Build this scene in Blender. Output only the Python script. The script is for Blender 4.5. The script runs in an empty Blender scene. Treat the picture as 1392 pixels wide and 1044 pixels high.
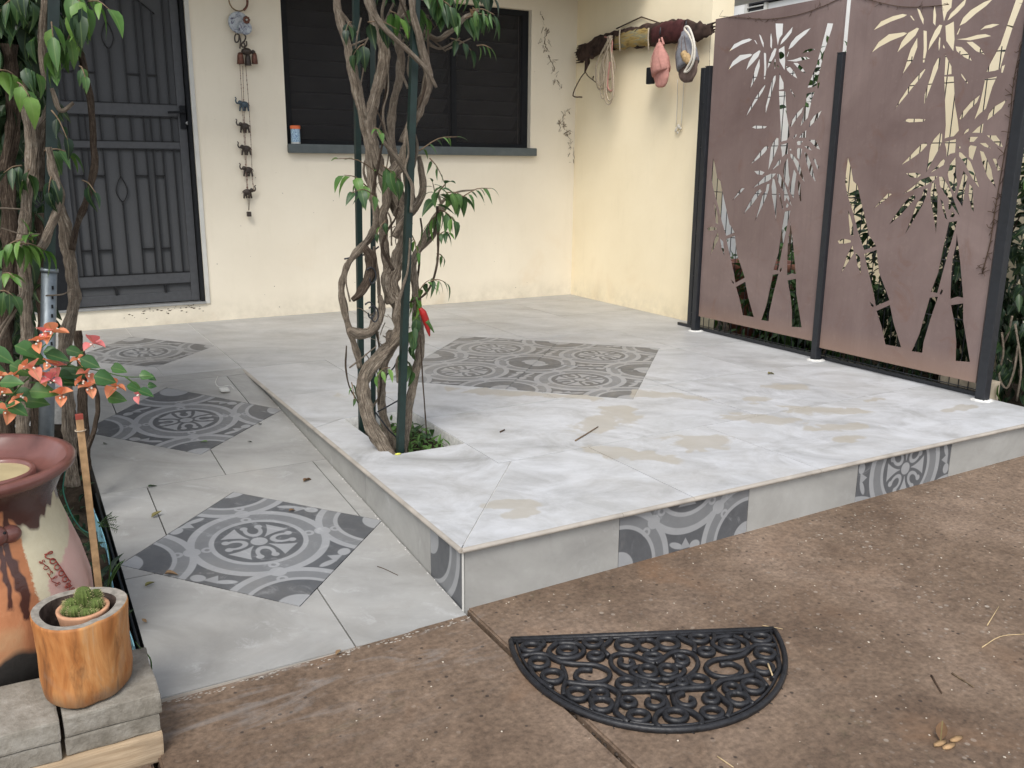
import bpy, bmesh, math, random
from mathutils import Vector, Matrix, noise
from mathutils.geometry import delaunay_2d_cdt
S = bpy.context.scene
C = S.collection
rnd = random.Random(7)

# ------------------------------------------------------------------ camera, world, sun, exposure
CAM = Vector((-1.1523, -2.3297, 1.3738))
YAW, PITCH, ROLL, FPX = 0.5163, 0.2402, 0.0079, 1219.18
fwd = Vector((math.sin(YAW)*math.cos(PITCH), math.cos(YAW)*math.cos(PITCH), -math.sin(PITCH)))
rgt = Vector((math.cos(YAW), -math.sin(YAW), 0)); upv = rgt.cross(fwd)
rgt, upv = rgt*math.cos(ROLL)+upv*math.sin(ROLL), upv*math.cos(ROLL)-rgt*math.sin(ROLL)
cd = bpy.data.cameras.new('camera'); cam = bpy.data.objects.new('camera', cd); C.objects.link(cam)
cam.matrix_world = Matrix(((rgt.x, upv.x, -fwd.x, CAM.x), (rgt.y, upv.y, -fwd.y, CAM.y), (rgt.z, upv.z, -fwd.z, CAM.z), (0, 0, 0, 1)))
cd.sensor_fit = 'HORIZONTAL'; cd.sensor_width = 36; cd.lens = FPX*36/1392; cd.clip_start = 0.05; cd.clip_end = 500
S.camera = cam
W = bpy.data.worlds.new('World'); S.world = W; W.use_nodes = True
SUN_EL, SUN_AZ = math.radians(52), math.radians(222)      # azimuth clockwise from +Y
wn = W.node_tree; bgn = wn.nodes['Background']
sky = wn.nodes.new('ShaderNodeTexSky'); sky.sky_type = 'NISHITA'; sky.sun_disc = False
sky.sun_elevation = SUN_EL; sky.sun_rotation = SUN_AZ; sky.air_density = 1.0; sky.dust_density = 1.5; sky.ozone_density = 1.0
hsv = wn.nodes.new('ShaderNodeHueSaturation'); hsv.inputs['Saturation'].default_value = 0.35
wn.links.new(sky.outputs[0], hsv.inputs['Color']); wn.links.new(hsv.outputs[0], bgn.inputs['Color'])
bgn.inputs['Strength'].default_value = 0.15
sl = bpy.data.lights.new('sun', 'SUN'); sl.energy = 1.35; sl.angle = math.radians(24); sl.color = (1.0, 0.96, 0.9)
so = bpy.data.objects.new('sun', sl); C.objects.link(so)
sd = Vector((math.sin(SUN_AZ)*math.cos(SUN_EL), math.cos(SUN_AZ)*math.cos(SUN_EL), math.sin(SUN_EL)))
so.rotation_euler = (-sd).to_track_quat('-Z', 'Y').to_euler(); so.location = (0, -6, 8)
S.view_settings.view_transform = 'Standard'; S.view_settings.look = 'None'; S.view_settings.gamma = 1
S.view_settings.use_curve_mapping = False; S.view_settings.exposure = 0.80
S.render.engine = 'CYCLES'
S.cycles.max_bounces = 8; S.cycles.transparent_max_bounces = 12

# ------------------------------------------------------------------ placement helpers (a point on a plane of the place)
def pray(px, py): return rgt*((px-696)/FPX) - upv*((py-522)/FPX) + fwd
def on(axis, val, px, py):
    v = pray(px, py); return CAM + v*((val-CAM[axis])/v[axis])
def atx(X, px, py): return on(0, X, px, py)
def aty(Y, px, py): return on(1, Y, px, py)
def atz(Z, px, py): return on(2, Z, px, py)
def pxm(p): return FPX/((p-CAM).dot(fwd))       # pixels per metre there

H, G, WY, SX, PX = 0.217, 0.0168, 4.546, 3.367, 3.139
RL = 2.834
def gz(x, y): return G*x

# ------------------------------------------------------------------ materials
class V:
    def __init__(s, t, k): s.t = t; s.k = k
    def _m(s, op, *a, clamp=False):
        n = s.t.nodes.new('ShaderNodeMath'); n.operation = op; n.use_clamp = clamp
        for i, v in enumerate((s,)+a):
            if isinstance(v, V): s.t.links.new(v.k, n.inputs[i])
            else: n.inputs[i].default_value = v
        return V(s.t, n.outputs[0])
    def __add__(s, o): return s._m('ADD', o)
    __radd__ = __add__
    def __sub__(s, o): return s._m('SUBTRACT', o)
    def __rsub__(s, o): return s._m('MULTIPLY', -1.0)._m('ADD', o)
    def __mul__(s, o): return s._m('MULTIPLY', o)
    __rmul__ = __mul__
    def __truediv__(s, o): return s._m('DIVIDE', o)
    def abs(s): return s._m('ABSOLUTE')
    def max(s, o): return s._m('MAXIMUM', o)
    def min(s, o): return s._m('MINIMUM', o)
    def pow(s, o): return s._m('POWER', o)
    def sqrt(s): return s._m('SQRT')
    def clamp(s): return s._m('ADD', 0.0, clamp=True)
def hyp(a, b): return (a*a+b*b).sqrt()
def step(x, w=.005): return (x*(1/w)+.5).clamp()
def band(r, a, b, w=.005): return step(r-a, w)*step(b-r if isinstance(b, V) else (r-b)*-1.0, w)

class M:
    def __init__(s, name, rough=.8, spec=.3, metal=0, col=None):
        s.m = bpy.data.materials.new(name); s.m.use_nodes = True; s.t = s.m.node_tree
        s.b = s.t.nodes['Principled BSDF']; s.b.inputs['Roughness'].default_value = rough
        s.b.inputs['Specular IOR Level'].default_value = spec; s.b.inputs['Metallic'].default_value = metal
        if col: s.b.inputs['Base Color'].default_value = (*col, 1)
        s._co = {}
    def co(s, kind='Object'):
        if kind not in s._co:
            n = s.t.nodes.new('ShaderNodeTexCoord'); s._co[kind] = n.outputs[kind]
        return s._co[kind]
    def geo(s):
        if 'geo' not in s._co: s._co['geo'] = s.t.nodes.new('ShaderNodeNewGeometry').outputs['Position']
        return s._co['geo']
    def rand(s):
        n = s.t.nodes.new('ShaderNodeObjectInfo'); return V(s.t, n.outputs['Random'])
    def map(s, vec, scale=(1, 1, 1), rot=(0, 0, 0), loc=(0, 0, 0), off=None):
        n = s.t.nodes.new('ShaderNodeMapping'); s.t.links.new(vec, n.inputs[0])
        n.inputs['Scale'].default_value = scale; n.inputs['Rotation'].default_value = rot; n.inputs['Location'].default_value = loc
        if off is not None:
            c = s.t.nodes.new('ShaderNodeCombineXYZ')
            for i in range(3): s.t.links.new((off*(7.0+5*i)).k, c.inputs[i])
            s.t.links.new(c.outputs[0], n.inputs['Location'])
        return n.outputs[0]
    def noise(s, vec, scale, detail=4, rough=.55, dist=0):
        n = s.t.nodes.new('ShaderNodeTexNoise'); s.t.links.new(vec, n.inputs['Vector'])
        n.inputs['Scale'].default_value = scale; n.inputs['Detail'].default_value = detail
        n.inputs['Roughness'].default_value = rough; n.inputs['Distortion'].default_value = dist
        return V(s.t, n.outputs['Fac'])
    def voro(s, vec, scale, out='Distance', feat='F1', rnd_=1.0):
        n = s.t.nodes.new('ShaderNodeTexVoronoi'); s.t.links.new(vec, n.inputs['Vector']); n.feature = feat
        n.inputs['Scale'].default_value = scale; n.inputs['Randomness'].default_value = rnd_
        return V(s.t, n.outputs[out])
    def ramp(s, fac, stops, interp='LINEAR'):
        n = s.t.nodes.new('ShaderNodeValToRGB'); s.t.links.new(fac.k, n.inputs[0]); e = n.color_ramp.elements
        n.color_ramp.interpolation = interp
        while len(e) < len(stops): e.new(.5)
        for i, (p, c) in enumerate(stops): e[i].position = p; e[i].color = (*c, 1)
        return n.outputs[0]
    def mix(s, fac, a, b, mode='MIX'):
        n = s.t.nodes.new('ShaderNodeMix'); n.data_type = 'RGBA'; n.blend_type = mode
        if isinstance(fac, V): s.t.links.new(fac.k, n.inputs[0])
        else: n.inputs[0].default_value = fac
        for i, c in ((6, a), (7, b)):
            if isinstance(c, tuple): n.inputs[i].default_value = (*c, 1)
            else: s.t.links.new(c, n.inputs[i])
        return n.outputs[2]
    def sep(s, vec):
        n = s.t.nodes.new('ShaderNodeSeparateXYZ'); s.t.links.new(vec, n.inputs[0]); return [V(s.t, o) for o in n.outputs]
    def color(s, c): s.t.links.new(c, s.b.inputs['Base Color']); return s
    def roughness(s, v): s.t.links.new(v.k, s.b.inputs['Roughness']); return s
    def bump(s, h, strength=.3, dist=.01):
        n = s.t.nodes.new('ShaderNodeBump'); n.inputs['Strength'].default_value = strength; n.inputs['Distance'].default_value = dist
        s.t.links.new(h.k, n.inputs['Height']); s.t.links.new(n.outputs[0], s.b.inputs['Normal']); return s

MT = {}
def flat(name, col, rough=.7, spec=.3, metal=0, var=.25, scale=30, bump=.15):
    m = M(name, rough, spec, metal); n = m.noise(m.geo(), scale, 5)
    a = tuple(c*(1-var) for c in col); b = tuple(min(1, c*(1+var)) for c in col)
    m.color(m.ramp(n, [(.3, a), (.7, b)])); m.bump(n, bump, .004); MT[name] = m.m; return m.m

BLOBS = [(1.24, .98, .17, .09, .5), (1.0, .52, .15, .062, -.95), (1.40, .50, .15, .085, -.2), (1.78, 1.18, .20, .06, -.75),
         (1.9, .62, .15, .07, -.6), (2.25, .60, .16, .075, -.5), (2.1, .36, .12, .05, -.4), (.32, .23, .065, .03, -.4), (.29, .15, .05, .03, 0),
         (1.15, 1.55, .3, .05, -.75), (2.65, .62, .06, .03, 0), (2.45, 1.05, .1, .05, -.4), (2.0, .22, .1, .035, 0), (2.9, .3, .12, .03, 0), (2.15, .9, .07, .045, .2), (.4, 1.95, .12, .07, 0)]
def tile_material(name, pattern=False, riser=False, haze_skylight=0.0, dull=1.0):
    m = M(name, .42, .35); R = m.rand()
    vec = m.map(m.geo(), (1, 1, 1), (0, 0, .6), off=R)
    big = m.noise(m.map(vec, (1.1, 2.3, 2)), 1.7, 7, .62, .8); fine = m.noise(vec, 45, 5, .65); mid = m.noise(vec, 7, 5, .6, .6)
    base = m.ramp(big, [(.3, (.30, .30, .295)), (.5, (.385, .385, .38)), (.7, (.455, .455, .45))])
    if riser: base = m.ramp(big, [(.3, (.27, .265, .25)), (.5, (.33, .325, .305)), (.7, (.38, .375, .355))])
    if dull < 1: base = m.mix(1.0, base, (dull, dull*.985, dull*.95), 'MULTIPLY')
    base = m.mix(.16, base, m.ramp(mid, [(.35, (.2, .195, .19)), (.65, (.6, .6, .6))]), 'SOFT_LIGHT')
    if pattern:
        u, v, _ = m.sep(m.co('UV')); au, av = u.abs(), v.abs()
        r = hyp(u, v); rc = hyp(au-.5, av-.5)
        f = step(.375-r if False else (r-.375)*-1.0)
        light = band(r, .234, .262).max(band(r, .332, .375)).max(band(rc, .25, .275)).max(band(rc, .335, .375)).max(step((rc-.11)*-1.0))
        midr = band(r, .262, .332).max(band(rc, .275, .335))
        # knots where the circles meet
        k = hyp(au-.25, av-.25); k1 = hyp(au-.195, av-.195); k2 = hyp(au-.303, av-.303)
        light = light.max(step((k-.045)*-1.0)).max(band(k1, .013, .030)).max(band(k2, .013, .030))
        # motif at the middle of each side
        mu, mv = au.max(av), au.min(av)
        sg = step(u*v, .001); e1 = hyp(mu-.440-(mv-.07)*-.35, (mv-.072)*.42); e2 = hyp(mu-.462, (mv-.075)*.8); leaf = step((e1-.021)*-1.0)*sg+step((e2-.032)*-1.0)*(1.0-sg)
        tri = step((mu-.40-mv*1.6), .006)*step((mu-.47)*-1.0, .006)
        light = light.max(leaf).max(tri*.9)
        # flower: centre, four fans, four pairs of curls
        cen = step((r-.045)*-1.0)
        fan = step(((mu-.03)*(mu-.03)*2.6-mv), .006)*band(mu, .058, .193+mv*0)*step((r-.208)*-1.0)
        d = (au+av)*.7071; e = (au-av).abs()*.7071
        q = hyp((d-.132)*.72, e); curl = band(q, .030, .052)*step(((d-.165)-(e-.02)*2.0)*-1.0, .006)
        knob = step((hyp(d-.170, e-.040)-.021)*-1.0)
        inside = step((r-.22)*-1.0)
        light = light.max(cen).max(fan).max(curl*inside).max(knob*inside)
        wear = m.noise(vec, 12, 6, .7)
        dark_c = m.mix(wear, (.060, .063, .068), (.125, .13, .137)); mid_c = m.mix(wear, (.14, .145, .15), (.20, .205, .21)); light_c = m.mix(wear, (.23, .235, .24), (.34, .345, .35))
        base = m.mix(light, m.mix(midr, dark_c, mid_c), light_c)
    # white grout haze on the glaze, with open-sky light painted in towards the front
    if haze_skylight:
        x0, y0, _z = m.sep(m.geo()); gn = m.noise(m.geo(), 1.1, 5, .6, .5)
        gn2 = m.noise(m.map(vec, (1, 1.5, 1), (0, 0, .5)), 3.0, 8, .72, .9)
        base = m.mix(((((y0-3.6)*-.40).clamp()*.9+(gn-.5)*.9)*((gn2-.36)*3.6).clamp()*haze_skylight).clamp(), base, (.60, .61, .63))
    hz = m.noise(m.map(vec, (1, 1.7, 1), (0, 0, .4)), 4.5, 8, .72, .9)
    base = m.mix(((hz-.60)*5.0).clamp()*(.42 if pattern else .38), base, (.68, .69, .70))
    sc = m.noise(m.map(vec, (1, 1.3, 1), (0, 0, 1.1)), 11, 9, .78, .7); sc2 = m.noise(m.map(m.geo(), (1, 1, 1)), 3.2, 4, .6)
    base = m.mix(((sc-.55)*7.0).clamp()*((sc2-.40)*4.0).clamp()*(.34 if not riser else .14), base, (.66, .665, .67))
    base = m.mix((((1.0-sc)-.56)*7.0).clamp()*.22, base, (.24, .225, .205))
    x, y, z = m.sep(m.geo())
    if not riser:
        wob = (m.noise(m.geo(), 6.5, 3, .5, .6)-.5)*3.0 + (m.noise(m.geo(), 24, 3)-.5)*.6
        tot = None
        for (bx, by, a, b, an) in BLOBS:
            ca, sa = math.cos(an), math.sin(an)
            dx, dy = x-bx, y-by
            q = hyp((dx*ca+dy*sa)*(.78/a), (dy*ca-dx*sa)*(.78/b)) + wob
            bl = (((q-1.05)*-4.5).clamp())
            tot = bl if tot is None else tot.max(bl)
        base = m.mix(tot*(.45+.6*m.noise(m.geo(), 6, 4)), base, m.mix(fine, (.34, .31, .255), (.43, .395, .335)))
        dirt = ((m.noise(m.geo(), 2.2, 6, .62, .8)-.5)*4.0).clamp()
        base = m.mix(dirt*.22, base, (.30, .27, .225))
        # trodden-in grime near the house wall, deepened to paint in the eave's shade
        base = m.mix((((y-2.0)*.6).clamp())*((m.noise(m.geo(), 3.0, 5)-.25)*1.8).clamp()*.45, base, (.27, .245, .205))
    m.color(base); m.roughness(fine*.25+hz*.35+.18 if not pattern else fine*.2+hz*.3+.16); m.bump(fine, .12, .002); MT[name] = m.m
tile_material('stone_look_tile', haze_skylight=.80); tile_material('path_tile', dull=.86); tile_material('patterned_tile', True, haze_skylight=.12); tile_material('path_patterned_tile', True); tile_material('riser_tile', False, True); tile_material('patterned_riser_tile', True, True)

def mk():
    # driveway: old exposed aggregate concrete
    m = M('aggregate_concrete', .75, .35); g = m.geo()
    n1 = m.noise(g, 1.3, 6, .6, .5); n2 = m.noise(g, 60, 6, .7); n3 = m.noise(g, 9, 6, .65)
    col = m.ramp(n1, [(.32, (.105, .069, .046)), (.5, (.155, .108, .075)), (.68, (.215, .155, .113))])
    col = m.mix(.55, col, m.ramp(n2, [(.3, (.12, .12, .12)), (.7, (.85, .85, .85))]), 'OVERLAY')
    col = m.mix(.35, col, m.ramp(n3, [(.3, (.25, .23, .22)), (.7, (.75, .75, .73))]), 'OVERLAY')
    x, y, z = m.sep(g)
    dens = (((x-.1)*.7).clamp()*.75+.25)*((m.noise(g, 1.9, 5, .65)-.36)*4.0).clamp()
    v = m.voro(g, 75); vc = m.sep(m.voro(g, 75, 'Color').k)
    peb = step((v-.30)*-1.0, .08)*step(vc[0]-.80, .02)
    col = m.mix(peb*dens*.6, col, m.mix(vc[1], (.20, .17, .14), (.42, .37, .31)))
    v2 = m.voro(g, 38); vd = m.sep(m.voro(g, 38, 'Color').k)
    peb2 = step((v2-.26)*-1.0, .08)*step(vd[0]-.86, .02)
    col = m.mix(peb2*dens*.8, col, m.mix(vd[1], (.10, .06, .045), (.5, .45, .38)))
    pit = step((v2-.2)*-1.0, .08)*step((vd[0]-.12)*-1.0, .02)
    col = m.mix(pit*.8, col, (.03, .022, .018))
    rust = ((m.noise(g, 2.1, 5, .6, 1)-.56)*6.0).clamp()*(((x-1.6)*-1.0).clamp())
    col = m.mix(rust*.45, col, (.23, .125, .065))
    green = ((m.noise(g, 6.1, 6, .7, 1)-.62)*6.0).clamp()
    col = m.mix(green*.35, col, (.10, .10, .05))
    smear = ((m.noise(m.map(g, (2, 7, 1), (0, 0, -.1)), 2.0, 6, .7, 1)-.52)*6.0).clamp()*step((y+.30-(x*.05)), .5)*step((x-.02)*-1.0, .1)
    col = m.mix(smear*.5, col, (.30, .285, .27))
    m.color(col); m.roughness(n3*.5+.35); m.bump(n2*.7+v2*.5+n3*.6, .55, .004); MT['drive'] = m.m
    # painted render
    for nm, ca, cb in (('render', (.735, .665, .535), (.795, .725, .59)), ('render_yellow', (.81, .70, .49), (.87, .765, .555))):
     m = M('painted_render', .85, .2); g = m.geo(); x, y, z = m.sep(g)
     n1 = m.noise(g, 1.5, 5, .6); n2 = m.noise(g, 140, 3); n3 = m.noise(m.map(g, (5, 5, 1)), 3, 6, .65)
     col = m.ramp(n1, [(.3, ca), (.7, cb)])
     col = m.mix(((n3-.55)*2.5).clamp()*.18, col, (.5, .44, .30))
     splash = (((z-.42)*-4.0).clamp())*((m.noise(g, 7, 6, .7)-.35)*2.0).clamp()
     col = m.mix(splash*.75, col, (.34, .30, .22))
     rst = ((m.noise(g, 1.7, 4, .6, .5)-.6)*5.0).clamp()*(((z-.9)*-2.0).clamp())
     col = m.mix(rst*.35, col, (.62, .44, .24))
     m.color(col); m.bump(n2*.5+n1*.4+m.noise(g, 25, 3)*.6, .22, .006); MT[nm] = m.m
    m = M('cut_steel_panel', .34, .5); g = m.geo(); x, y, z = m.sep(g)
    n1 = m.noise(g, 1.6, 6, .6, .8); n2 = m.noise(m.map(g, (9, 9, .8)), 5, 6, .7); n3 = m.noise(g, 220, 3); n4 = m.noise(g, 5, 6, .7, 1)
    col = m.ramp(n1, [(.3, (.150, .104, .095)), (.55, (.19, .137, .125)), (.75, (.24, .178, .162))])
    col = m.mix(((n4-.56)*5.0).clamp()*.55, col, (.15, .070, .042)); col = m.mix(((m.noise(g, 26, 5, .7)-.56)*5.0).clamp()*.3, col, (.28, .215, .19))
    col = m.mix(((m.noise(m.map(g, (14, 14, .5)), 3, 5, .7)-.5)*4.0).clamp()*.25, col, (.10, .07, .062))
    col = m.mix(((n2-.62)*5.0).clamp()*(((z-.9)*-1.8).clamp())*.35, col, (.42, .36, .32))
    low = (((z-.45)*-7.0).clamp())*.45
    col = m.mix(low, col, (.30, .19, .13))
    m.color(col); m.roughness(n4*.3+.22); m.bump(n3, .12, .002); MT['panel'] = m.m
    def bark(name, a, b, c):
        m = M(name, .9, .15); n = m.noise(m.map(m.co('UV'), (13, 5.5, 1)), 3.0, 8, .78, 1.0); n2 = m.noise(m.geo(), 55, 6, .7)
        col = m.ramp(n, [(.36, a), (.5, b), (.62, c)]); col = m.mix(.5, col, m.ramp(n2, [(.3, (.2, .2, .2)), (.7, (.8, .8, .8))]), 'OVERLAY')
        lich = ((m.noise(m.geo(), 14, 6, .7)-.60)*8.0).clamp(); col = m.mix(lich*.45, col, (.33, .33, .27))
        m.color(col); m.bump(n*1.4+n2*.7, 1.0, .014); MT[name] = m.m
    bark('bark', (.07, .055, .042), (.30, .24, .18), (.58, .50, .40))
    bark('dark_bark', (.030, .022, .016), (.10, .072, .052), (.23, .18, .135))
    def leafm(name, a, b, c, rough=.42, trans=.25):
        m = M(name, rough, .4); R = m.rand(); n = m.noise(m.geo(), 40, 3); u, v, _ = m.sep(m.co('UV'))
        col = m.ramp(R, [(0, a), (.55, b), (1, c)]); rib = step((u.abs()-.035)*-1.0, .03)
        col = m.mix(rib*.3, col, (.22, .30, .10)); col = m.mix(.25, col, m.ramp(n, [(.3, (.3, .3, .3)), (.7, (.75, .75, .75))]), 'OVERLAY')
        m.color(col); m.b.inputs['Transmission Weight'].default_value = 0
        tr = m.t.nodes.new('ShaderNodeBsdfTranslucent'); mx = m.t.nodes.new('ShaderNodeMixShader'); mx.inputs[0].default_value = trans
        m.t.links.new(col, tr.inputs[0]); m.t.links.new(m.b.outputs[0], mx.inputs[1]); m.t.links.new(tr.outputs[0], mx.inputs[2])
        m.t.links.new(mx.outputs[0], m.t.nodes['Material Output'].inputs[0]); MT[name] = m.m
    leafm('leaf', (.026, .062, .022), (.050, .112, .032), (.10, .20, .042))
    leafm('dark_leaf', (.012, .028, .014), (.020, .046, .020), (.034, .068, .024))
    leafm('young_leaf', (.06, .14, .03), (.095, .20, .038), (.15, .27, .055))
    leafm('bougainvillea_leaf', (.030, .090, .026), (.045, .125, .032), (.075, .17, .045))
    leafm('bract', (.80, .27, .13), (.84, .34, .18), (.76, .22, .24), .6, .35)
    leafm('dry_leaf', (.16, .09, .045), (.24, .15, .08), (.16, .15, .05), .8, .1)
    m = M('window_glass', .08, .5, 0, (.012, .014, .016)); MT['glass'] = m.m
    # fly screen: fine dark mesh that lets part of the light through
    m = M('fly_screen', .8, .2, 0, (.036, .034, .034)); tr = m.t.nodes.new('ShaderNodeBsdfTransparent'); mx = m.t.nodes.new('ShaderNodeMixShader'); mx.inputs[0].default_value = .52
    m.t.links.new(m.b.outputs[0], mx.inputs[1]); m.t.links.new(tr.outputs[0], mx.inputs[2]); m.t.links.new(mx.outputs[0], m.t.nodes['Material Output'].inputs[0]); MT['screen'] = m.m
    # split log
    m = M('peeled_log', .6, .3); g = m.co('Object'); n = m.noise(m.map(g, (1, 1, .35)), 11, 6, .6, 1.2); n2 = m.noise(m.map(g, (1, 1, .1)), 60, 4); n3 = m.noise(g, 5, 4, .6, .6)
    col = m.ramp(n, [(.28, (.13, .048, .016)), (.45, (.36, .14, .040)), (.60, (.47, .225, .08)), (.75, (.42, .30, .18))])
    col = m.mix(((n3-.50)*5.0).clamp()*.55, col, (.30, .26, .21)); n5 = m.noise(m.map(g, (1, 1, .22), (0, 0, 1)), 19, 6, .7, 1.4)
    col = m.mix(((n5-.56)*6.0).clamp()*.7, col, (.10, .045, .02)); zz = m.sep(g)[2]; col = m.mix(((zz-.045)*-20.0+(n-.5)*2.0).clamp()*.6, col, (.16, .115, .08)); m.color(m.mix(.3, col, m.ramp(n2, [(.3, (.3, .3, .3)), (.7, (.7, .7, .7))]), 'OVERLAY')); m.bump(n+n2*.4, .5, .006); MT['log'] = m.m
    flat('log_end', (.27, .245, .21), .85, .2, 0, .3, 60, .5)
    flat('log_bark_dark', (.075, .055, .045), .9, .1, 0, .5, 40, .8)
    # weathered paver
    m = M('cast_paver', .9, .2); g = m.geo(); n = m.noise(g, 14, 7, .7); n2 = m.noise(g, 90, 4)
    m.color(m.ramp(n, [(.3, (.14, .125, .10)), (.5, (.23, .21, .175)), (.72, (.34, .32, .28))])); m.bump(n+n2*.4, .7, .008); MT['paver'] = m.m
    m = M('sawn_sleeper', .8, .2); g = m.geo(); n = m.noise(m.map(g, (.6, 8, 8)), 9, 6, .65, .4); n2 = m.noise(g, 5, 5, .6)
    m.color(m.mix(((n2-.5)*3.0).clamp()*.6, m.ramp(n, [(.3, (.30, .21, .125)), (.7, (.52, .40, .27))]), (.19, .155, .12))); m.bump(n, .4, .004); MT['sleeper'] = m.m
    m = M('soil', .95, .1); g = m.geo(); n = m.noise(g, 22, 7, .7); m.color(m.ramp(n, [(.3, (.018, .014, .010)), (.7, (.075, .056, .040))])); m.bump(n, .9, .02); MT['soil'] = m.m
    # urn: glazed rim, dripping glaze, bare terracotta, pasted paper
    m = M('urn_body', .5, .4); g = m.co('Object'); x, y, z = m.sep(g)
    at = x._m('ARCTAN2', y)             # angle round the jar
    n = m.noise(g, 7, 6, .6, .8); nf = m.noise(g, 45, 5, .7)
    terra = m.ramp(n, [(.3, (.30, .115, .050)), (.55, (.46, .195, .090)), (.75, (.52, .30, .16))])
    terra = m.mix(((m.noise(g, 3.5, 4)-.55)*6.0).clamp()*.5, terra, (.50, .40, .22))
    wob = (m.noise(g, 9, 4)-.5)*.05
    fw = (m.noise(g, 30, 5, .7)-.5)*.16; at2 = at+fw; z2 = z+fw*.25
    cream = band(at2, 1.1, 2.60, .02)*step(z2-.05, .01); cream2 = band(at2, 2.98, 3.2, .02)*band(z2, .30, .42, .01)
    col = m.mix(cream.max(cream2*.6), terra, m.mix(nf, (.50, .44, .29), (.62, .57, .42)))
    pink = band(at2, 1.2, 2.46, .02)*band(z2+(at-2.0)*.12, .06, .385, .008)
    col = m.mix(pink*.85, col, m.mix(n, (.50, .22, .20), (.60, .44, .40)))
    ww = m.voro(m.map(g, (1, 1, 1), (0, 0, 0)), 11, 'Distance', 'DISTANCE_TO_EDGE'); shards = band(at2, 1.2, 2.40, .02)*band(z2, .04, .215, .008)
    col = m.mix(shards*.9, col, m.mix(m.sep(m.voro(g, 11, 'Color').k)[0], (.30, .15, .15), (.46, .52, .56)))
    col = m.mix(shards*step((ww-.025)*-1.0, .02), col, (.06, .05, .05))
    drip = (m.noise(m.map(g, (1, 1, .05)), 13, 2)-.5)*.75
    glaze = step(z-.47-drip*.35+wob, .012)
    sw = (m.noise(m.map(g, (1, 1, 1)), 8, 3)-.5)*.35
    dr = band(at+sw, 2.68, 2.76, .02)*step(z2-.26-wob, .01); dr2 = band(at-sw, 2.84, 2.90, .02)*step(z2-.30+wob, .01)
    glaze = glaze.max(dr).max(dr2)
    col = m.mix(glaze, col, m.mix(n, (.045, .020, .016), (.095, .042, .034)))
    base = step((z-.175+drip*.12)*-1.0, .02)
    col = m.mix(base, col, m.mix(nf, (.018, .016, .014), (.05, .045, .04)))
    m.color(col); m.roughness(1.0-(glaze*.72+.18)+nf*.1); m.bump(nf*(1.0)+n, .35, .004); MT['urn'] = m.m
    m = M('urn_rim_glaze', .28, .5); g = m.co('Object'); n = m.noise(g, 9, 5, .6); m.color(m.ramp(n, [(.3, (.115, .045, .036)), (.7, (.20, .085, .070))])); m.bump(n, .1, .004); MT['urn_rim'] = m.m
    flat('tan_glaze', (.42, .34, .19), .5, .4, 0, .15, 12)
    flat('terracotta', (.50, .27, .16), .8, .2, 0, .2, 30, .3)
    flat('brown_pot', (.14, .055, .04), .5, .4, 0, .2, 20)
    flat('black_steel', (.016, .018, .022), .42, .5, 0, .2, 40)
    flat('green_steel', (.0045, .018, .0145), .45, .5, 0, .25, 30)
    flat('galvanised', (.22, .25, .27), .45, .5, .6, .2, 30)
    flat('door_metal', (.060, .062, .066), .5, .4, 0, .12, 30)
    flat('door_bar', (.006, .006, .007), .45, .4, 0, .2, 30)
    flat('door_mesh', (.078, .080, .083), .75, .2, 0, .10, 300, .3)
    flat('frame_metal', (.012, .013, .015), .75, .2, 0, .2, 30)
    flat('sill_paint', (.085, .10, .10), .6, .35, 0, .15, 12)
    flat('white_paint', (.56, .55, .51), .6, .3, 0, .08, 9)
    flat('aluminium', (.36, .36, .35), .4, .5, .6, .1, 20)
    flat('rubber', (.014, .014, .016), .42, .4, 0, .45, 50, .5)
    flat('grout', (.62, .61, .58), .9, .1, 0, .2, 50)
    flat('dark_joint', (.06, .055, .05), .95, .1, 0, .3, 60)
    flat('nosing', (.36, .325, .28), .5, .35, 0, .22, 9, .15)
    flat('brass', (.20, .13, .06), .4, .5, .7, .4, 60)
    flat('bronze', (.055, .042, .034), .5, .5, .4, .5, 120)
    flat('blue_bronze', (.060, .085, .105), .5, .5, .3, .5, 120)
    flat('copper_bell', (.14, .060, .040), .4, .5, .5, .4, 60)
    flat('red_cord', (.17, .09, .07), .9, .1, 0, .5, 200)
    flat('rope', (.42, .35, .26), .95, .1, 0, .3, 150, .5)
    flat('pink_cloth', (.44, .22, .185), .95, .1, 0, .15, 40, .3)
    flat('grey_cloth', (.20, .20, .215), .95, .1, 0, .2, 40, .3)
    flat('brown_cloth', (.14, .10, .085), .95, .1, 0, .3, 40, .3)
    flat('tan_cloth', (.42, .29, .15), .95, .1, 0, .4, 60, .3)
    flat('white_cord', (.62, .58, .50), .9, .1, 0, .1, 100)
    flat('rust_wire', (.07, .045, .03), .8, .2, 0, .4, 100)
    flat('driftwood', (.045, .028, .022), .85, .2, 0, .6, 18, .9)
    flat('driftwood_red', (.060, .018, .018), .7, .3, 0, .4, 18, .6)
    flat('orange_plastic', (.72, .16, .05), .4, .4, 0, .05, 20)
    flat('red_petal', (.30, .014, .012), .45, .4, 0, .2, 40)
    flat('green_twine', (.04, .16, .12), .8, .2, 0, .1, 40)
    flat('cactus', (.085, .115, .030), .75, .2, 0, .35, 60, .3)
    flat('cactus_spine', (.38, .34, .17), .8, .2, 0, .2, 60)
    flat('stake_wood', (.33, .21, .11), .8, .2, 0, .3, 40, .4)
    flat('red_paint', (.25, .05, .035), .7, .3, 0, .2, 40)
    flat('neighbour_wall', (.80, .79, .76), .85, .2, 0, .04, 4)
    flat('neighbour_dark', (.035, .035, .038), .8, .2, 0, .2, 4)
    flat('grey_roof', (.10, .10, .105), .8, .2, 0, .2, 4)
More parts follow.
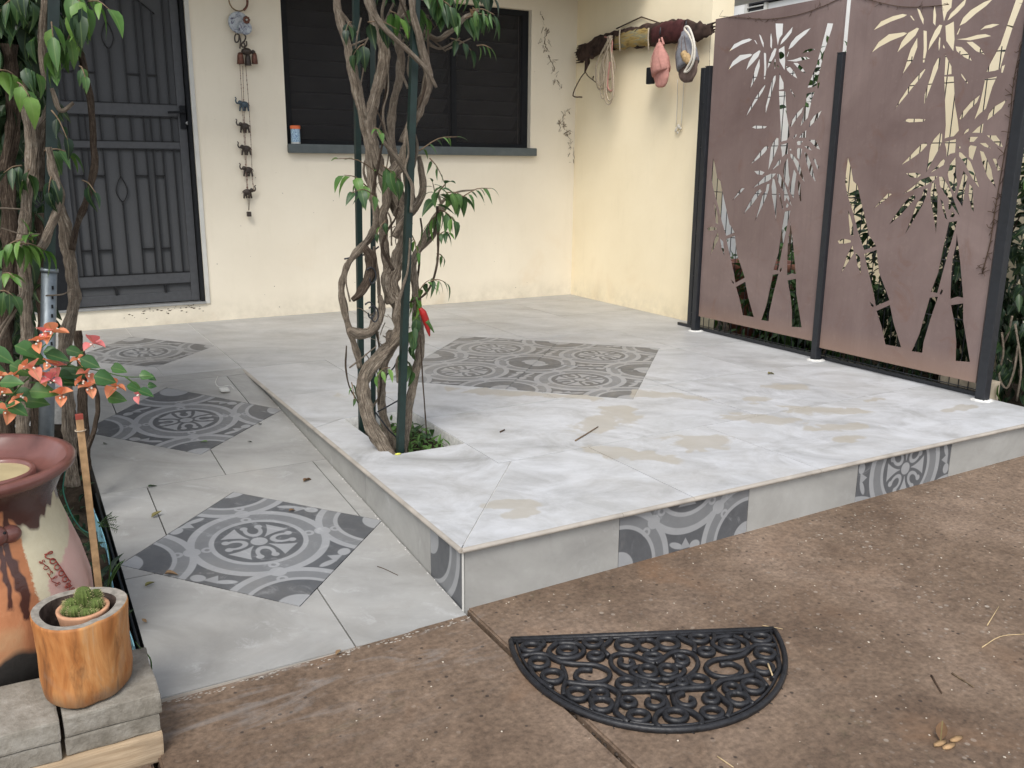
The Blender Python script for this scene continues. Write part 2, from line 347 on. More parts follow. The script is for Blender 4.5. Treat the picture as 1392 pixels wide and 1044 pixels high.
    flat('fence_grey', (.28, .27, .24), .85, .2, 0, .15, 6)
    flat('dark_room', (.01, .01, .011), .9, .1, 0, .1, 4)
    flat('louvre_glass', (.13, .135, .14), .2, .5, 0, .3, 4)
    flat('block_render', (.33, .28, .21), .9, .1, 0, .2, 20, .4)
    flat('grit_pale', (.50, .44, .36), .85, .2, 0, .4, 90)
    flat('grit_dark', (.05, .038, .03), .85, .2, 0, .4, 90)
    flat('twig', (.16, .115, .075), .9, .1, 0, .4, 80)
    flat('straw', (.50, .38, .22), .85, .1, 0, .2, 80)
    flat('green_stem', (.06, .12, .03), .6, .3, 0, .2, 60)
    flat('hill_green', (.03, .06, .02), .95, .1, 0, .3, 2)
    flat('yellow_sponge', (.62, .62, .12), .8, .2, 0, .1, 80)
    # blue printed edging
    m = M('printed_edging', .5, .3); g = m.geo(); n = m.noise(g, 22, 4, .6, 1.2)
    m.color(m.ramp(n, [(.38, (.03, .035, .045)), (.44, (.17, .36, .43)), (.60, (.22, .42, .48)), (.66, (.05, .10, .14))])); MT['edging'] = m.m
    # label of the little tub
    m = M('tub_label', .4, .4); u, v, _ = m.sep(m.co('UV')); n = m.noise(m.map(m.co('UV'), (6, 3, 1)), 2.5, 2, .5, 1)
    m.color(m.mix(step(n-.52, .03), (.42, .60, .70), (.06, .12, .26))); MT['tub'] = m.m
    # painted plate
    m = M('painted_plate', .3, .5); g = m.co('Object'); n = m.noise(g, 26, 3, .6, 1.5)
    m.color(m.ramp(n, [(.34, (.08, .06, .11)), (.42, (.30, .33, .37)), (.6, (.50, .52, .53)), (.7, (.15, .22, .26))])); MT['plate'] = m.m
    # mossy inset of the driftwood
    m = M('lichen_wood', .85, .2); g = m.geo(); n = m.noise(m.map(g, (1, 1, 7)), 7, 5, .6, .5)
    m.color(m.ramp(n, [(.3, (.09, .065, .035)), (.45, (.30, .21, .07)), (.6, (.17, .17, .12)), (.75, (.46, .36, .13))])); m.bump(n, .8, .008); MT['lichen'] = m.m
mk()
BAMBOO=[[(0.639,1.826),(0.695,1.822),(0.721,1.684),(0.747,1.607),(0.76,1.557),(0.736,1.53),(0.709,1.527),(0.683,1.52),(0.681,1.583),(0.672,1.636)],
[(0.685,1.502),(0.75,1.516),(0.754,1.449),(0.729,1.444),(0.707,1.428),(0.7,1.466)],
[(0.651,1.548),(0.668,1.543),(0.672,1.504),(0.655,1.46),(0.627,1.404),(0.598,1.344),(0.601,1.411),(0.607,1.488),(0.623,1.519)],
[(0.581,1.502),(0.587,1.488),(0.558,1.457),(0.523,1.432),(0.484,1.408),(0.44,1.386),(0.474,1.418),(0.519,1.464),(0.549,1.492)],
[(0.693,1.418),(0.702,1.408),(0.697,1.387),(0.667,1.371),(0.622,1.344),(0.662,1.383),(0.675,1.404)],
[(0.476,1.343),(0.535,1.347),(0.57,1.337),(0.551,1.319),(0.504,1.324)],
[(0.669,1.331),(0.655,1.313),(0.61,1.284),(0.562,1.269),(0.497,1.245),(0.472,1.234),(0.52,1.268),(0.573,1.312),(0.62,1.328)],
[(0.375,1.234),(0.402,1.232),(0.37,1.204),(0.294,1.149),(0.335,1.196)],
[(0.541,1.232),(0.556,1.218),(0.53,1.188),(0.477,1.127),(0.406,1.065),(0.442,1.126),(0.487,1.187),(0.513,1.217)],
[(0.596,1.263),(0.62,1.267),(0.617,1.228),(0.599,1.177),(0.558,1.102),(0.513,1.019),(0.535,1.086),(0.564,1.19),(0.589,1.219)],
[(0.642,1.303),(0.662,1.292),(0.683,1.237),(0.693,1.152),(0.701,1.032),(0.678,1.109),(0.648,1.193),(0.637,1.249)],
[(0.677,1.328),(0.701,1.328),(0.749,1.267),(0.827,1.128),(0.772,1.184),(0.763,1.161),(0.753,1.166),(0.748,1.218),(0.716,1.248),(0.687,1.286)],
[(0.7,1.216),(0.718,1.203),(0.756,1.11),(0.741,1.119),(0.719,1.168)],
[(0.778,1.156),(0.796,1.14),(0.788,1.125),(0.77,1.127)],
[(0.758,1.428),(0.775,1.336),(0.788,1.295),(0.779,1.247),(0.747,1.28),(0.725,1.342),(0.732,1.391)],
[(0.813,1.36),(0.839,1.33),(0.834,1.269),(0.831,1.18),(0.79,1.226),(0.801,1.282)],
[(0.853,1.297),(0.874,1.277),(0.898,1.159),(0.881,1.172),(0.856,1.242)],
[(0.774,1.452),(0.79,1.448),(0.845,1.404),(0.875,1.351),(0.912,1.274),(0.864,1.324),(0.807,1.404),(0.777,1.432)],
[(0.824,1.475),(0.834,1.485),(0.868,1.478),(0.855,1.411),(0.831,1.428)],
[(0.886,1.458),(0.909,1.451),(0.96,1.372),(0.973,1.332),(0.999,1.277),(0.944,1.332),(0.909,1.398)],
[(0.957,1.421),(0.979,1.418),(0.993,1.388),(1.013,1.372),(0.998,1.356),(0.98,1.385)],
[(0.881,1.494),(0.914,1.494),(0.946,1.467),(0.909,1.477)],
[(0.912,1.53),(0.963,1.529),(0.988,1.502),(1.006,1.473),(0.98,1.48),(0.949,1.503)],
[(0.833,1.545),(0.859,1.57),(0.889,1.589),(0.889,1.543)],
[(0.785,1.536),(0.797,1.559),(0.815,1.568),(0.813,1.552)],
[(0.818,1.518),(0.828,1.525),(0.869,1.524),(0.847,1.498),(0.824,1.502)],
[(0.763,1.476),(0.778,1.482),(0.783,1.471),(0.768,1.469)],
[(0.114,1.137),(0.139,1.095),(0.166,1.034),(0.171,0.987),(0.146,0.993),(0.126,1.079)],
[(0.061,0.951),(0.104,0.967),(0.155,0.962),(0.161,0.951),(0.118,0.94),(0.073,0.936)],
[(0.766,1.1),(0.813,1.109),(0.79,0.979),(0.771,0.865),(0.749,0.729),(0.71,0.731),(0.739,0.836),(0.75,0.963)],
[(0.707,0.698),(0.756,0.711),(0.729,0.591),(0.703,0.456),(0.703,0.397),(0.636,0.394),(0.669,0.49)],
[(0.819,1.045),(0.857,0.91),(0.9,0.723),(0.866,0.725),(0.827,0.708),(0.817,0.807),(0.812,0.919),(0.82,0.981)],
[(0.835,0.677),(0.904,0.695),(0.916,0.607),(0.951,0.499),(0.983,0.401),(0.901,0.391),(0.891,0.489),(0.87,0.575)],
[(0.079,1.43),(0.111,1.365),(0.134,1.296),(0.166,1.274),(0.187,1.221),(0.213,1.161),(0.254,1.063),(0.281,0.995),(0.302,0.977),(0.336,0.942),(0.255,0.914),(0.203,1.005),(0.156,1.111),(0.099,1.218),(0.076,1.288),(0.075,1.342)],
[(0.258,0.892),(0.341,0.922),(0.373,0.798),(0.443,0.684),(0.46,0.653),(0.372,0.607),(0.351,0.673),(0.289,0.816)],
[(0.381,0.58),(0.467,0.627),(0.503,0.53),(0.569,0.403),(0.463,0.401),(0.428,0.491)],
[(0.173,0.936),(0.187,0.889),(0.11,0.767),(0.138,0.871)],
[(0.195,0.896),(0.232,0.872),(0.253,0.771),(0.218,0.823)],
[(0.772,0.754),(0.782,0.746),(0.772,0.72),(0.762,0.727)],
[(0.329,0.628),(0.359,0.612),(0.36,0.598),(0.343,0.603)],
[(0.835,1.605),(0.853,1.672),(0.862,1.75),(0.866,1.797),(0.928,1.805),(0.911,1.758),(0.892,1.658),(0.856,1.629)],
[(0.868,1.83),(0.882,1.867),(0.923,1.951),(0.971,2.145),(0.979,2.178),(1.023,2.171),(1.016,2.139),(0.976,2.026),(0.957,1.936),(0.939,1.839),(0.914,1.832)],
[(0.945,1.822),(0.944,1.85),(0.962,1.857),(0.955,1.82)],
[(0.753,1.614),(0.769,1.651),(0.805,1.692),(0.852,1.726),(0.84,1.69),(0.804,1.656),(0.768,1.611)],
[(0.904,1.6),(0.909,1.633),(0.937,1.667),(0.995,1.697),(0.972,1.654),(0.931,1.62)],
[(0.429,1.617),(0.451,1.626),(0.522,1.623),(0.561,1.618),(0.547,1.608),(0.462,1.607)],
[(0.17,2.101),(0.215,2.142),(0.287,2.159),(0.35,2.163),(0.379,2.154),(0.36,2.146),(0.282,2.133),(0.219,2.115)],
[(0.172,1.985),(0.212,2.037),(0.274,2.07),(0.37,2.069),(0.391,2.062),(0.372,2.052),(0.294,2.035),(0.223,2.01)],
[(0.339,1.969),(0.36,2.022),(0.395,2.063),(0.446,2.083),(0.461,2.077),(0.444,2.045),(0.408,2.017),(0.365,1.989)],
[(0.456,2.037),(0.463,1.986),(0.444,1.924),(0.393,1.861),(0.381,1.832),(0.403,1.908),(0.421,1.977)],
[(0.395,2.148),(0.407,2.146),(0.43,2.12),(0.418,2.123)],
[(0.433,2.181),(0.454,2.168),(0.483,2.121),(0.485,2.09),(0.459,2.13)],
[(0.538,2.182),(0.554,2.131),(0.556,2.078),(0.539,2.096),(0.533,2.152)],
[(0.487,2.065),(0.509,2.059),(0.517,2.005),(0.522,1.961),(0.515,1.905),(0.504,1.906),(0.5,1.976)],
[(0.577,2.082),(0.596,2.077),(0.587,2.041),(0.562,2.007),(0.528,1.96),(0.532,2.004),(0.555,2.057)],
[(0.612,2.072),(0.659,2.088),(0.675,2.001),(0.676,1.943),(0.627,2)],
[(0.569,2.226),(0.635,2.217),(0.636,2.156),(0.614,2.135),(0.602,2.091),(0.581,2.164)],
[(0.619,2.095),(0.633,2.127),(0.671,2.158),(0.715,2.193),(0.709,2.158),(0.675,2.127),(0.636,2.102)],
[(0.691,2.062),(0.707,2.099),(0.744,2.13),(0.808,2.157),(0.859,2.167),(0.824,2.137),(0.775,2.109),(0.725,2.073)],
[(0.682,2.024),(0.693,2.052),(0.7,2.049),(0.691,2.022)],
[(0.806,2.028),(0.83,2.046),(0.869,2.051),(0.906,2.044),(0.865,2.033),(0.832,2.034)],
[(0.686,2),(0.735,2),(0.795,2.009),(0.839,2.008),(0.871,1.995),(0.818,1.991),(0.764,1.987)],
[(0.741,1.982),(0.776,1.979),(0.817,1.95),(0.85,1.911),(0.799,1.934)],
[(0.683,1.967),(0.719,1.96),(0.759,1.926),(0.785,1.888),(0.74,1.91),(0.693,1.944)],
[(0.632,1.935),(0.652,1.905),(0.675,1.873),(0.681,1.835),(0.64,1.833)],
[(0.589,1.917),(0.606,1.922),(0.607,1.891),(0.586,1.83),(0.57,1.781),(0.54,1.69),(0.537,1.745),(0.557,1.82),(0.571,1.881)],
[(0.52,1.873),(0.526,1.869),(0.503,1.83),(0.459,1.782),(0.414,1.732),(0.364,1.679),(0.39,1.727),(0.444,1.802),(0.492,1.85)],
[(0.585,2.023),(0.594,2.016),(0.597,1.972),(0.592,1.948),(0.584,1.992)],
[(0.612,1.986),(0.625,1.969),(0.623,1.96),(0.612,1.971)],
[(0.729,1.838),(0.745,1.824),(0.779,1.785),(0.772,1.783),(0.739,1.819)]]
# ------------------------------------------------------------------ mesh helpers
def finish(name, bm, mat, parent=None, loc=None, smooth=False):
    """world-space bmesh -> object; origin moved to loc (or to the parent's place)"""
    me = bpy.data.meshes.new(name)
    if loc is not None: bmesh.ops.translate(bm, verts=bm.verts[:], vec=-Vector(loc))
    bm.normal_update(); bm.to_mesh(me); bm.free()
    for k in (mat if isinstance(mat, (list, tuple)) else [mat]): me.materials.append(MT[k])
    if smooth:
        for p in me.polygons: p.use_smooth = True
    o = bpy.data.objects.new(name, me); C.objects.link(o)
    if loc is not None: o.location = loc
    if parent: setpar(o, parent)
    return o
def setpar(o, parent):
    o.parent = parent; o.matrix_parent_inverse = Matrix.Translation(-worldpos(parent))
def worldpos(o):
    return Vector(o.location)            # children are stored with world coordinates, so location is the world place
def tag(o, label, cat, group=None):
    o['label'] = label; o['category'] = cat
    if group: o['group'] = group
    return o
def thing(name, label, cat, loc=(0, 0, 0), group=None):
    o = bpy.data.objects.new(name, None); C.objects.link(o); o.location = loc; o.empty_display_size = .1
    return tag(o, label, cat, group)
def struct(o): o['kind'] = 'structure'; return o
def stuff(o): o['kind'] = 'stuff'; return o
def box(bm, x0, x1, y0, y1, z0, z1, bev=0, mat=0, rot=None):
    r = bmesh.ops.create_cube(bm, size=1); vs = r['verts']
    for v in vs:
        v.co = Vector(((x0+x1)/2+v.co.x*(x1-x0), (y0+y1)/2+v.co.y*(y1-y0), (z0+z1)/2+v.co.z*(z1-z0)))
    if rot: bmesh.ops.transform(bm, matrix=rot, verts=vs)
    fs = set(f for v in vs for f in v.link_faces)
    for f in fs: f.material_index = mat
    if bev:
        es = list(set(e for v in vs for e in v.link_edges))
        r = bmesh.ops.bevel(bm, geom=es, offset=bev, segments=2, affect='EDGES', profile=.7)
        for f in r['faces']: f.material_index = mat
    return bm
def Box(*a, **k): return box(bmesh.new(), *a, **k)
def smoothpts(pts, rad, sub=4):
    P = [Vector(p) for p in pts]
    if len(P) < 3: sub = max(sub, 2)
    out, ro = [], []
    for i in range(len(P)-1):
        p0 = P[i-1] if i else P[0]*2-P[1]; p1, p2 = P[i], P[i+1]; p3 = P[i+2] if i+2 < len(P) else P[-1]*2-P[-2]
        for k in range(sub):
            t = k/sub; out.append(.5*((2*p1)+(p2-p0)*t+(2*p0-5*p1+4*p2-p3)*t*t+(3*p1-p0-3*p2+p3)*t**3)); ro.append(rad[i]*(1-t)+rad[i+1]*t)
    out.append(P[-1]); ro.append(rad[-1]); return out, ro
def tube(bm, pts, rad, seg=8, sub=4, closed=False, rough=0, ridge=0, mat=0, caps=True, flat_=1.0):
    if not isinstance(rad, (list, tuple)): rad = [rad]*len(pts)
    if len(rad) != len(pts): rad = [rad[0]+(rad[-1]-rad[0])*i/(len(pts)-1) for i in range(len(pts))]
    if sub > 1 and not closed: P, Rr = smoothpts(pts, rad, sub)
    else: P, Rr = [Vector(p) for p in pts], list(rad)
    uvl = bm.loops.layers.uv.verify()
    n = len(P); rings = []; up = None; L = 0
    for i in range(n):
        a = P[(i-1) % n] if closed else P[max(0, i-1)]; b = P[(i+1) % n] if closed else P[min(n-1, i+1)]
        t = (b-a)
        t = t.normalized() if t.length > 1e-9 else Vector((0, 0, 1))
        if up is None: up = Vector((0, 0, 1)) if abs(t.z) < .9 else Vector((1, 0, 0))
        up = (up-t*up.dot(t)); up = up.normalized() if up.length > 1e-6 else t.orthogonal().normalized()
        s = t.cross(up)
        if i: L += (P[i]-P[i-1]).length
        ring = []
        for k in range(seg):
            an = 2*math.pi*k/seg; r = Rr[i]
            if rough: r *= 1+rough*noise.noise(P[i]*22+Vector((math.cos(an)*1.5, math.sin(an)*1.5, 0)))
            if ridge: r *= 1+ridge*.45*math.sin(an*3+L*7)+ridge*1.5*noise.noise(Vector((math.cos(an)*3.6, math.sin(an)*3.6, L*7)))
            ring.append(bm.verts.new(P[i]+(up*math.sin(an)*flat_+s*math.cos(an))*r))
        rings.append((ring, L))
    rng = range(n if closed else n-1)
    for i in rng:
        a, la = rings[i]; b, lb = rings[(i+1) % n]
        if closed and i == n-1: lb = la+.02
        for k in range(seg):
            f = bm.faces.new((a[k], a[(k+1) % seg], b[(k+1) % seg], b[k])); f.material_index = mat; f.smooth = True
            for lp, uv in zip(f.loops, ((k/seg, la), ((k+1)/seg, la), ((k+1)/seg, lb), (k/seg, lb))): lp[uvl].uv = uv
    if caps and not closed:
        for r in (rings[0][0][::-1], rings[-1][0]):
            f = bm.faces.new(r); f.material_index = mat
    return bm
def Tube(*a, **k): return tube(bmesh.new(), *a, **k)
def lathe(bm, prof, c, seg=32, mat=0, sx=1, sy=1, cap0=False, cap1=False, wob=0, tilt=None):
    c = Vector(c); rings = []; allv = []
    for j, (r, z) in enumerate(prof):
        ring = []
        for k in range(seg):
            an = 2*math.pi*k/seg; q = r*(1+wob*noise.noise(Vector((math.cos(an)*1.3, math.sin(an)*1.3, z*3+c.x*9))))
            ring.append(bm.verts.new(Vector((math.cos(an)*q*sx, math.sin(an)*q*sy, z))))
        rings.append(ring); allv += ring
    for a, b in zip(rings, rings[1:]):
        for k in range(seg):
            f = bm.faces.new((a[k], a[(k+1) % seg], b[(k+1) % seg], b[k])); f.material_index = mat; f.smooth = True
    if cap0: f = bm.faces.new(rings[0][::-1]); f.material_index = mat
    if cap1: f = bm.faces.new(rings[-1]); f.material_index = mat
    mt = Matrix.Translation(c) @ (tilt if tilt else Matrix())
    bmesh.ops.transform(bm, matrix=mt, verts=allv)
    return bm
def Lathe(*a, **k): return lathe(bmesh.new(), *a, **k)
def ball(bm, c, r, s=(1, 1, 1), sub=2, mat=0, rot=None):
    v = bmesh.ops.create_icosphere(bm, subdivisions=sub, radius=r)['verts']
    m = Matrix.Translation(Vector(c)) @ (rot.to_4x4() if rot else Matrix()) @ Matrix.Diagonal((*s, 1))
    bmesh.ops.transform(bm, matrix=m, verts=v)
    for f in set(f for q in v for f in q.link_faces): f.material_index = mat; f.smooth = True
    return bm
def offset_loop(L, d):
    n = len(L); out = []
    for i in range(n):
        a, b, c = L[i-1], L[i], L[(i+1) % n]
        e1 = (b-a).normalized(); e2 = (c-b).normalized(); n1 = Vector((-e1.y, e1.x)); n2 = Vector((-e2.y, e2.x))
        k = n1+n2; q = k.length
        if q < .1: out.append(b+n1*d); continue
        k = k/q; out.append(b+k*min(d/max(.2, k.dot(n1)), d*3))
    return out
def regions(outer, segs, holes=()):
    """cut a polygon by joint lines; returns boundary loops (ccw) of the pieces"""
    vs = [Vector(p) for p in outer]; es = [(i, (i+1) % len(outer)) for i in range(len(outer))]
    for h in holes:
        k = len(vs); vs += [Vector(p) for p in h]; es += [(k+i, k+(i+1) % len(h)) for i in range(len(h))]
    for a, b in segs:
        k = len(vs); vs += [Vector(a), Vector(b)]; es.append((k, k+1))
    v, e, f, ov, oe, of = delaunay_2d_cdt(vs, es, [], 0, 1e-4)
    con = set()
    for (a, b), o in zip(e, oe):
        if o: con.add((min(a, b), max(a, b)))
    def inside(p, poly):
        r = False
        for i in range(len(poly)):
            x1, y1 = poly[i-1]; x2, y2 = poly[i]
            if (y1 > p.y) != (y2 > p.y) and p.x < (x2-x1)*(p.y-y1)/(y2-y1)+x1: r = not r
        return r
    tris = []
    for t in f:
        c = (v[t[0]]+v[t[1]]+v[t[2]])/3
        if inside(c, outer) and not any(inside(c, h) for h in holes): tris.append(list(t))
    par = list(range(len(tris)))
    def find(i):
        while par[i] != i: i = par[i]
        return i
    own = {}
    for i, t in enumerate(tris):
        a, b, c = (v[k] for k in t)
        if (b-a).cross(c-a) < 0: t.reverse()
        for k in range(3):
            ed = (min(t[k], t[(k+1) % 3]), max(t[k], t[(k+1) % 3]))
            if ed in con: continue
            if ed in own: par[find(i)] = find(own[ed])
            else: own[ed] = i
    grp = {}
    for i in range(len(tris)): grp.setdefault(find(i), []).append(tris[i])
    out = []
    for ts in grp.values():
        de = set()
        for t in ts:
            for k in range(3): de.add((t[k], t[(k+1) % 3]))
        bd = {a: b for a, b in de if (b, a) not in de}
        s0 = next(iter(bd)); L = [s0]; k = bd[s0]
        while k != s0 and len(L) < 500: L.append(k); k = bd[k]
        P = [v[i] for i in L]
        Q = [P[i] for i in range(len(P)) if abs((P[i]-P[i-1]).normalized().cross((P[(i+1) % len(P)]-P[i]).normalized())) > 1e-3]
        A = sum(Q[i-1].cross(Q[i]) for i in range(len(Q)))/2
        if A > 4e-4: out.append(Q)
    return out
def slab(name, loop, zf, mat, parent, gap=.0015, th=.01, uv=None, jitter=.0006, split=None):
    """a tile: polygon prism following the height function zf"""
    bm = bmesh.new(); L = offset_loop(loop, gap); dz = rnd.uniform(-jitter, jitter)
    top = [bm.verts.new((p.x, p.y, zf(p.x, p.y)+dz)) for p in L]; bot = [bm.verts.new((p.x, p.y, zf(p.x, p.y)-th)) for p in L]
    v_, e_, f_, ov_, oe_, of_ = delaunay_2d_cdt([Vector(p) for p in L], [], [list(range(len(L)))], 1, 1e-6)
    for t in f_:
        a = [ov_[i][0] for i in t if ov_[i]]
        if len(a) != 3: continue
        if (L[a[1]]-L[a[0]]).cross(L[a[2]]-L[a[0]]) < 0: a.reverse()
        bm.faces.new([top[i] for i in a])
    if len(bm.faces) < len(L)-2:
        bm.faces.ensure_lookup_table()
        for ff in bm.faces[:]: bm.faces.remove(ff)
        bm.faces.new(top); bm.normal_update(); bmesh.ops.triangulate(bm, faces=bm.faces[:])
    for i in range(len(L)): bm.faces.new((top[i-1], bot[i-1], bot[i], top[i]))
    if uv:
        ul = bm.loops.layers.uv.verify()
        for ff in bm.faces:
            for lp in ff.loops: lp[ul].uv = uv(lp.vert.co)
    return finish(name, bm, mat, parent)

def leafmesh(name, mat, w=.5, droop=.25, fold=.15, n=5, tip=1.6, stalk=.06):
    """unit-long pointed leaf along +Y, folded along its rib and drooping"""
    bm = bmesh.new(); ul = bm.loops.layers.uv.verify(); rows = []
    for i in range(n+1):
        t = i/n; hw = w*.5*(math.sin(math.pi*min(1, t**.75))**.8)*(1-t**tip*.35) if 0 < t < 1 else 0
        y = stalk+t*(1-stalk); z = -droop*t*t; c = (0, y*(1-.15*droop*t), z)
        if hw == 0: rows.append([bm.verts.new(c)])
        else: rows.append([bm.verts.new((-hw, c[1], z+fold*hw*2)), bm.verts.new(c), bm.verts.new((hw, c[1], z+fold*hw*2))])
    rows.insert(0, None)
    r = rows[1:]
    for a, b in zip(r, r[1:]):
        if len(a) == 1: fs = [(a[0], b[1], b[0]), (a[0], b[2], b[1])]
        elif len(b) == 1: fs = [(a[0], a[1], b[0]), (a[1], a[2], b[0])]
        else: fs = [(a[0], a[1], b[1], b[0]), (a[1], a[2], b[2], b[1])]
        for q in fs:
            f = bm.faces.new(q); f.smooth = True
            for lp in f.loops: lp[ul].uv = (lp.vert.co.x/max(w, .01), lp.vert.co.y)
    me = bpy.data.meshes.new(name); bm.normal_update(); bm.to_mesh(me); bm.free(); me.materials.append(MT[mat]); return me
LEAF = {}
for nm, mat in (('leaf', 'leaf'), ('dark', 'dark_leaf'), ('young', 'young_leaf')):
    LEAF[nm] = [leafmesh(nm, mat, w=.34+.1*k, droop=.2+.22*k, fold=.25-.05*k) for k in range(3)]
LEAF['narrow'] = [leafmesh('narrow', 'leaf', w=.17+.05*k, droop=.35+.2*k, fold=.2) for k in range(3)]
LEAF['round'] = [leafmesh('round', 'bougainvillea_leaf', w=.72+.06*k, droop=.1+.15*k, fold=.18, tip=1.0) for k in range(3)]
LEAF['dry'] = [leafmesh('dry', 'dry_leaf', w=.42, droop=-.15+.2*k, fold=.5) for k in range(3)]
def leafmat(p, d, size, roll=0):
    d = Vector(d).normalized(); z = Vector((0, 0, 1)); x = d.cross(z)
    x = x.normalized() if x.length > .05 else Vector((1, 0, 0)); z = x.cross(d)
    R_ = Matrix((x, d, z)).transposed().to_4x4()
    return Matrix.Translation(Vector(p)) @ R_ @ Matrix.Rotation(roll, 4, 'Y') @ Matrix.Scale(size, 4)
def leafobj(kind, p, d, size, parent, roll=0, name='leaf'):
    o = bpy.data.objects.new(name, rnd.choice(LEAF[kind])); C.objects.link(o)
    o.matrix_world = leafmat(p, d, size, roll); o.parent = parent; o.matrix_parent_inverse = Matrix.Translation(-Vector(parent.location))
    return o
class LeafMass:
    """many small leaves joined to one mesh"""
    def __init__(s): s.v = []; s.f = []; s.u = []
    def add(s, kind, p, d, size, roll=0):
        me = rnd.choice(LEAF[kind]); m = leafmat(p, d, size, roll); k = len(s.v)
        s.v += [m @ v.co for v in me.vertices]; ul = me.uv_layers[0].data
        for pl in me.polygons:
            s.f.append([k+i for i in pl.vertices]); s.u += [tuple(ul[l].uv) for l in pl.loop_indices]
    def build(s, name, mat, parent=None):
        me = bpy.data.meshes.new(name); me.from_pydata(s.v, [], s.f); l = me.uv_layers.new(name='UVMap')
        for i, u in enumerate(s.u): l.data[i].uv = u
        for p in me.polygons: p.use_smooth = True
        me.materials.append(MT[mat]); o = bpy.data.objects.new(name, me); C.objects.link(o)
        if parent: setpar(o, parent)
        return o
def rv(s=1.0): return Vector((rnd.uniform(-s, s), rnd.uniform(-s, s), rnd.uniform(-s, s)))

# ================================================================== THE SETTING
struct(finish('ground', Box(-300, 300, -300, 300, -.35, -.12), 'soil'))
# driveway slabs with an open joint between them
drive = bpy.data.objects.new('driveway', None); C.objects.link(drive); struct(drive)
def drive_slab(pts):
    bm = bmesh.new(); nx, ny = 2, 2
    top = [bm.verts.new((x, y, gz(x, y))) for x, y in pts]; bot = [bm.verts.new((x, y, -.115)) for x, y in pts]
    f = bm.faces.new(top)
    for i in range(len(pts)): bm.faces.new((top[i-1], bot[i-1], bot[i], top[i]))
    es = [e for e in f.edges]
    bmesh.ops.bevel(bm, geom=es, offset=.006, segments=2, affect='EDGES')
    return finish('concrete_slab', bm, 'drive', drive)
drive_slab([(-.958, -.03), (-.958, -9), (-.001, -9), (-.003, -.03)])
drive_slab([(.013, .02), (.015, -9), (9, -9), (9, .02)])
drive_slab([(-.972, -.29), (-9, -.29), (-9, -9), (-.972, -9)])
bm = bmesh.new()
for i in range(46):
    y = rnd.uniform(-2.2, -.05); ball(bm, (.006+rnd.uniform(-.004, .004), y, -.012), rnd.uniform(.002, .006), (1, 1.6, .7), 1)
setpar(stuff(finish('joint_grit', bm, 'grit_dark')), drive)
bm = bmesh.new()
for i in range(360):
    x = rnd.uniform(.1, 3.2) if rnd.random() < .82 else rnd.uniform(-.9, 0); y = -rnd.random()**1.1*1.6-.02
    s = rnd.uniform(.0012, .0034)*(1.5 if rnd.random() < .1 else 1); ball(bm, (x, y, gz(x, y)+s*.3), s, (1, rnd.uniform(.6, 1.6), .5), 1)
setpar(stuff(finish('stone_chips', bm, 'grit_pale')), drive)

# ---- raised tiled platform
plat = bpy.data.objects.new('platform', None); C.objects.link(plat); struct(plat); plat.location = (0, 0, 0)
HX0, HX1, HY0, HY1 = .152, .480, .945, 1.56       # planting hole
bm = bmesh.new()
CT = H-.0035
box(bm, .008, 3.205, .008, HY0, -.1, CT); box(bm, .008, HX0, HY0, HY1, -.1, CT); box(bm, HX1, 3.205, HY0, HY1, -.1, CT)
box(bm, .008, 3.205, HY1, 2.83, -.1, CT); box(bm, -2.6, 3.4, 2.835, WY+.05, -.1, CT)
core = finish('platform_core', bm, 'grout', plat)
DC, DR = Vector((1.565, 2.18)), .975
dia = [(DC.x, DC.y-DR), (DC.x+.945, DC.y), (DC.x, DC.y+DR), (DC.x-.945, DC.y)]
def dseg(P): return [(P[i], P[(i+1) % 4]) for i in range(4)]
def midp(a, b): return ((a[0]+b[0])/2, (a[1]+b[1])/2)
segs = dseg(dia)+[(midp(dia[0], dia[1]), midp(dia[2], dia[3])), (midp(dia[1], dia[2]), midp(dia[3], dia[0]))]
HOLE = [(HX0, HY0), (HX1, HY0), (HX1, HY1), (HX0, HY1)]
segs += [((-.012, -.012), (.54, .65)), ((.54, .65), (3.21, .70)), ((.48, .65), (.54, .65)), ((.6, -.02), (.6, .0)), ((HX1, .65), (HX1, HY0)), ((HX1, HY1), (HX1, RL))]
segs += [((x, -.012), (x, .655+.01*x)) for x in (.915, 1.56, 2.2, 2.85)]
segs += [((0-.012, 1.47), (HX0, 1.59-.03)), ((-.012, 2.1), (.50, 2.1)), ((-.02, RL), (.48, RL))]
def outside_dia(x, y):
    return abs(x-DC.x)/.945+abs(y-DC.y)/DR > 1
def hcut(y, x0, x1):
    k = 1-abs(y-DC.y)/DR
    if k <= 0: return [((x0, y), (x1, y))]
    w = .945*k; r = []
    if x0 < DC.x-w: r.append(((x0, y), (DC.x-w, y)))
    if x1 > DC.x+w: r.append(((DC.x+w, y), (x1, y)))
    return r
def vcut(x, y0, y1):
    k = 1-abs(x-DC.x)/.945
    if k <= 0: return [((x, y0), (x, y1))]
    w = DR*k; r = []
    if y0 < DC.y-w: r.append(((x, y0), (x, DC.y-w)))
    if y1 > DC.y+w: r.append(((x, DC.y+w), (x, y1)))
    return r
for y in (1.385, 2.12, 2.85, 3.56, 4.24): segs += hcut(y, HX1, 3.21 if y < 2.82 else SX-.001)
for x in (1.23, 1.91, 2.62): segs += vcut(x, .672, WY)
outer = [(-.012, -.012), (3.5, -.012), (3.5, WY), (-.012, WY)]
outer = [(-.012, -.012), (3.21, -.012), (3.21, 2.832), (SX-.001, 2.832), (SX-.001, WY-.002), (-.012, WY-.002)]
flatz = lambda x, y: H
rows = regions(outer, segs, [HOLE])
axis_u = Vector((.945, DR)).normalized(); axis_v = Vector((-.945, DR)).normalized(); side = Vector((.945, DR)).length/2
nm_ = 0
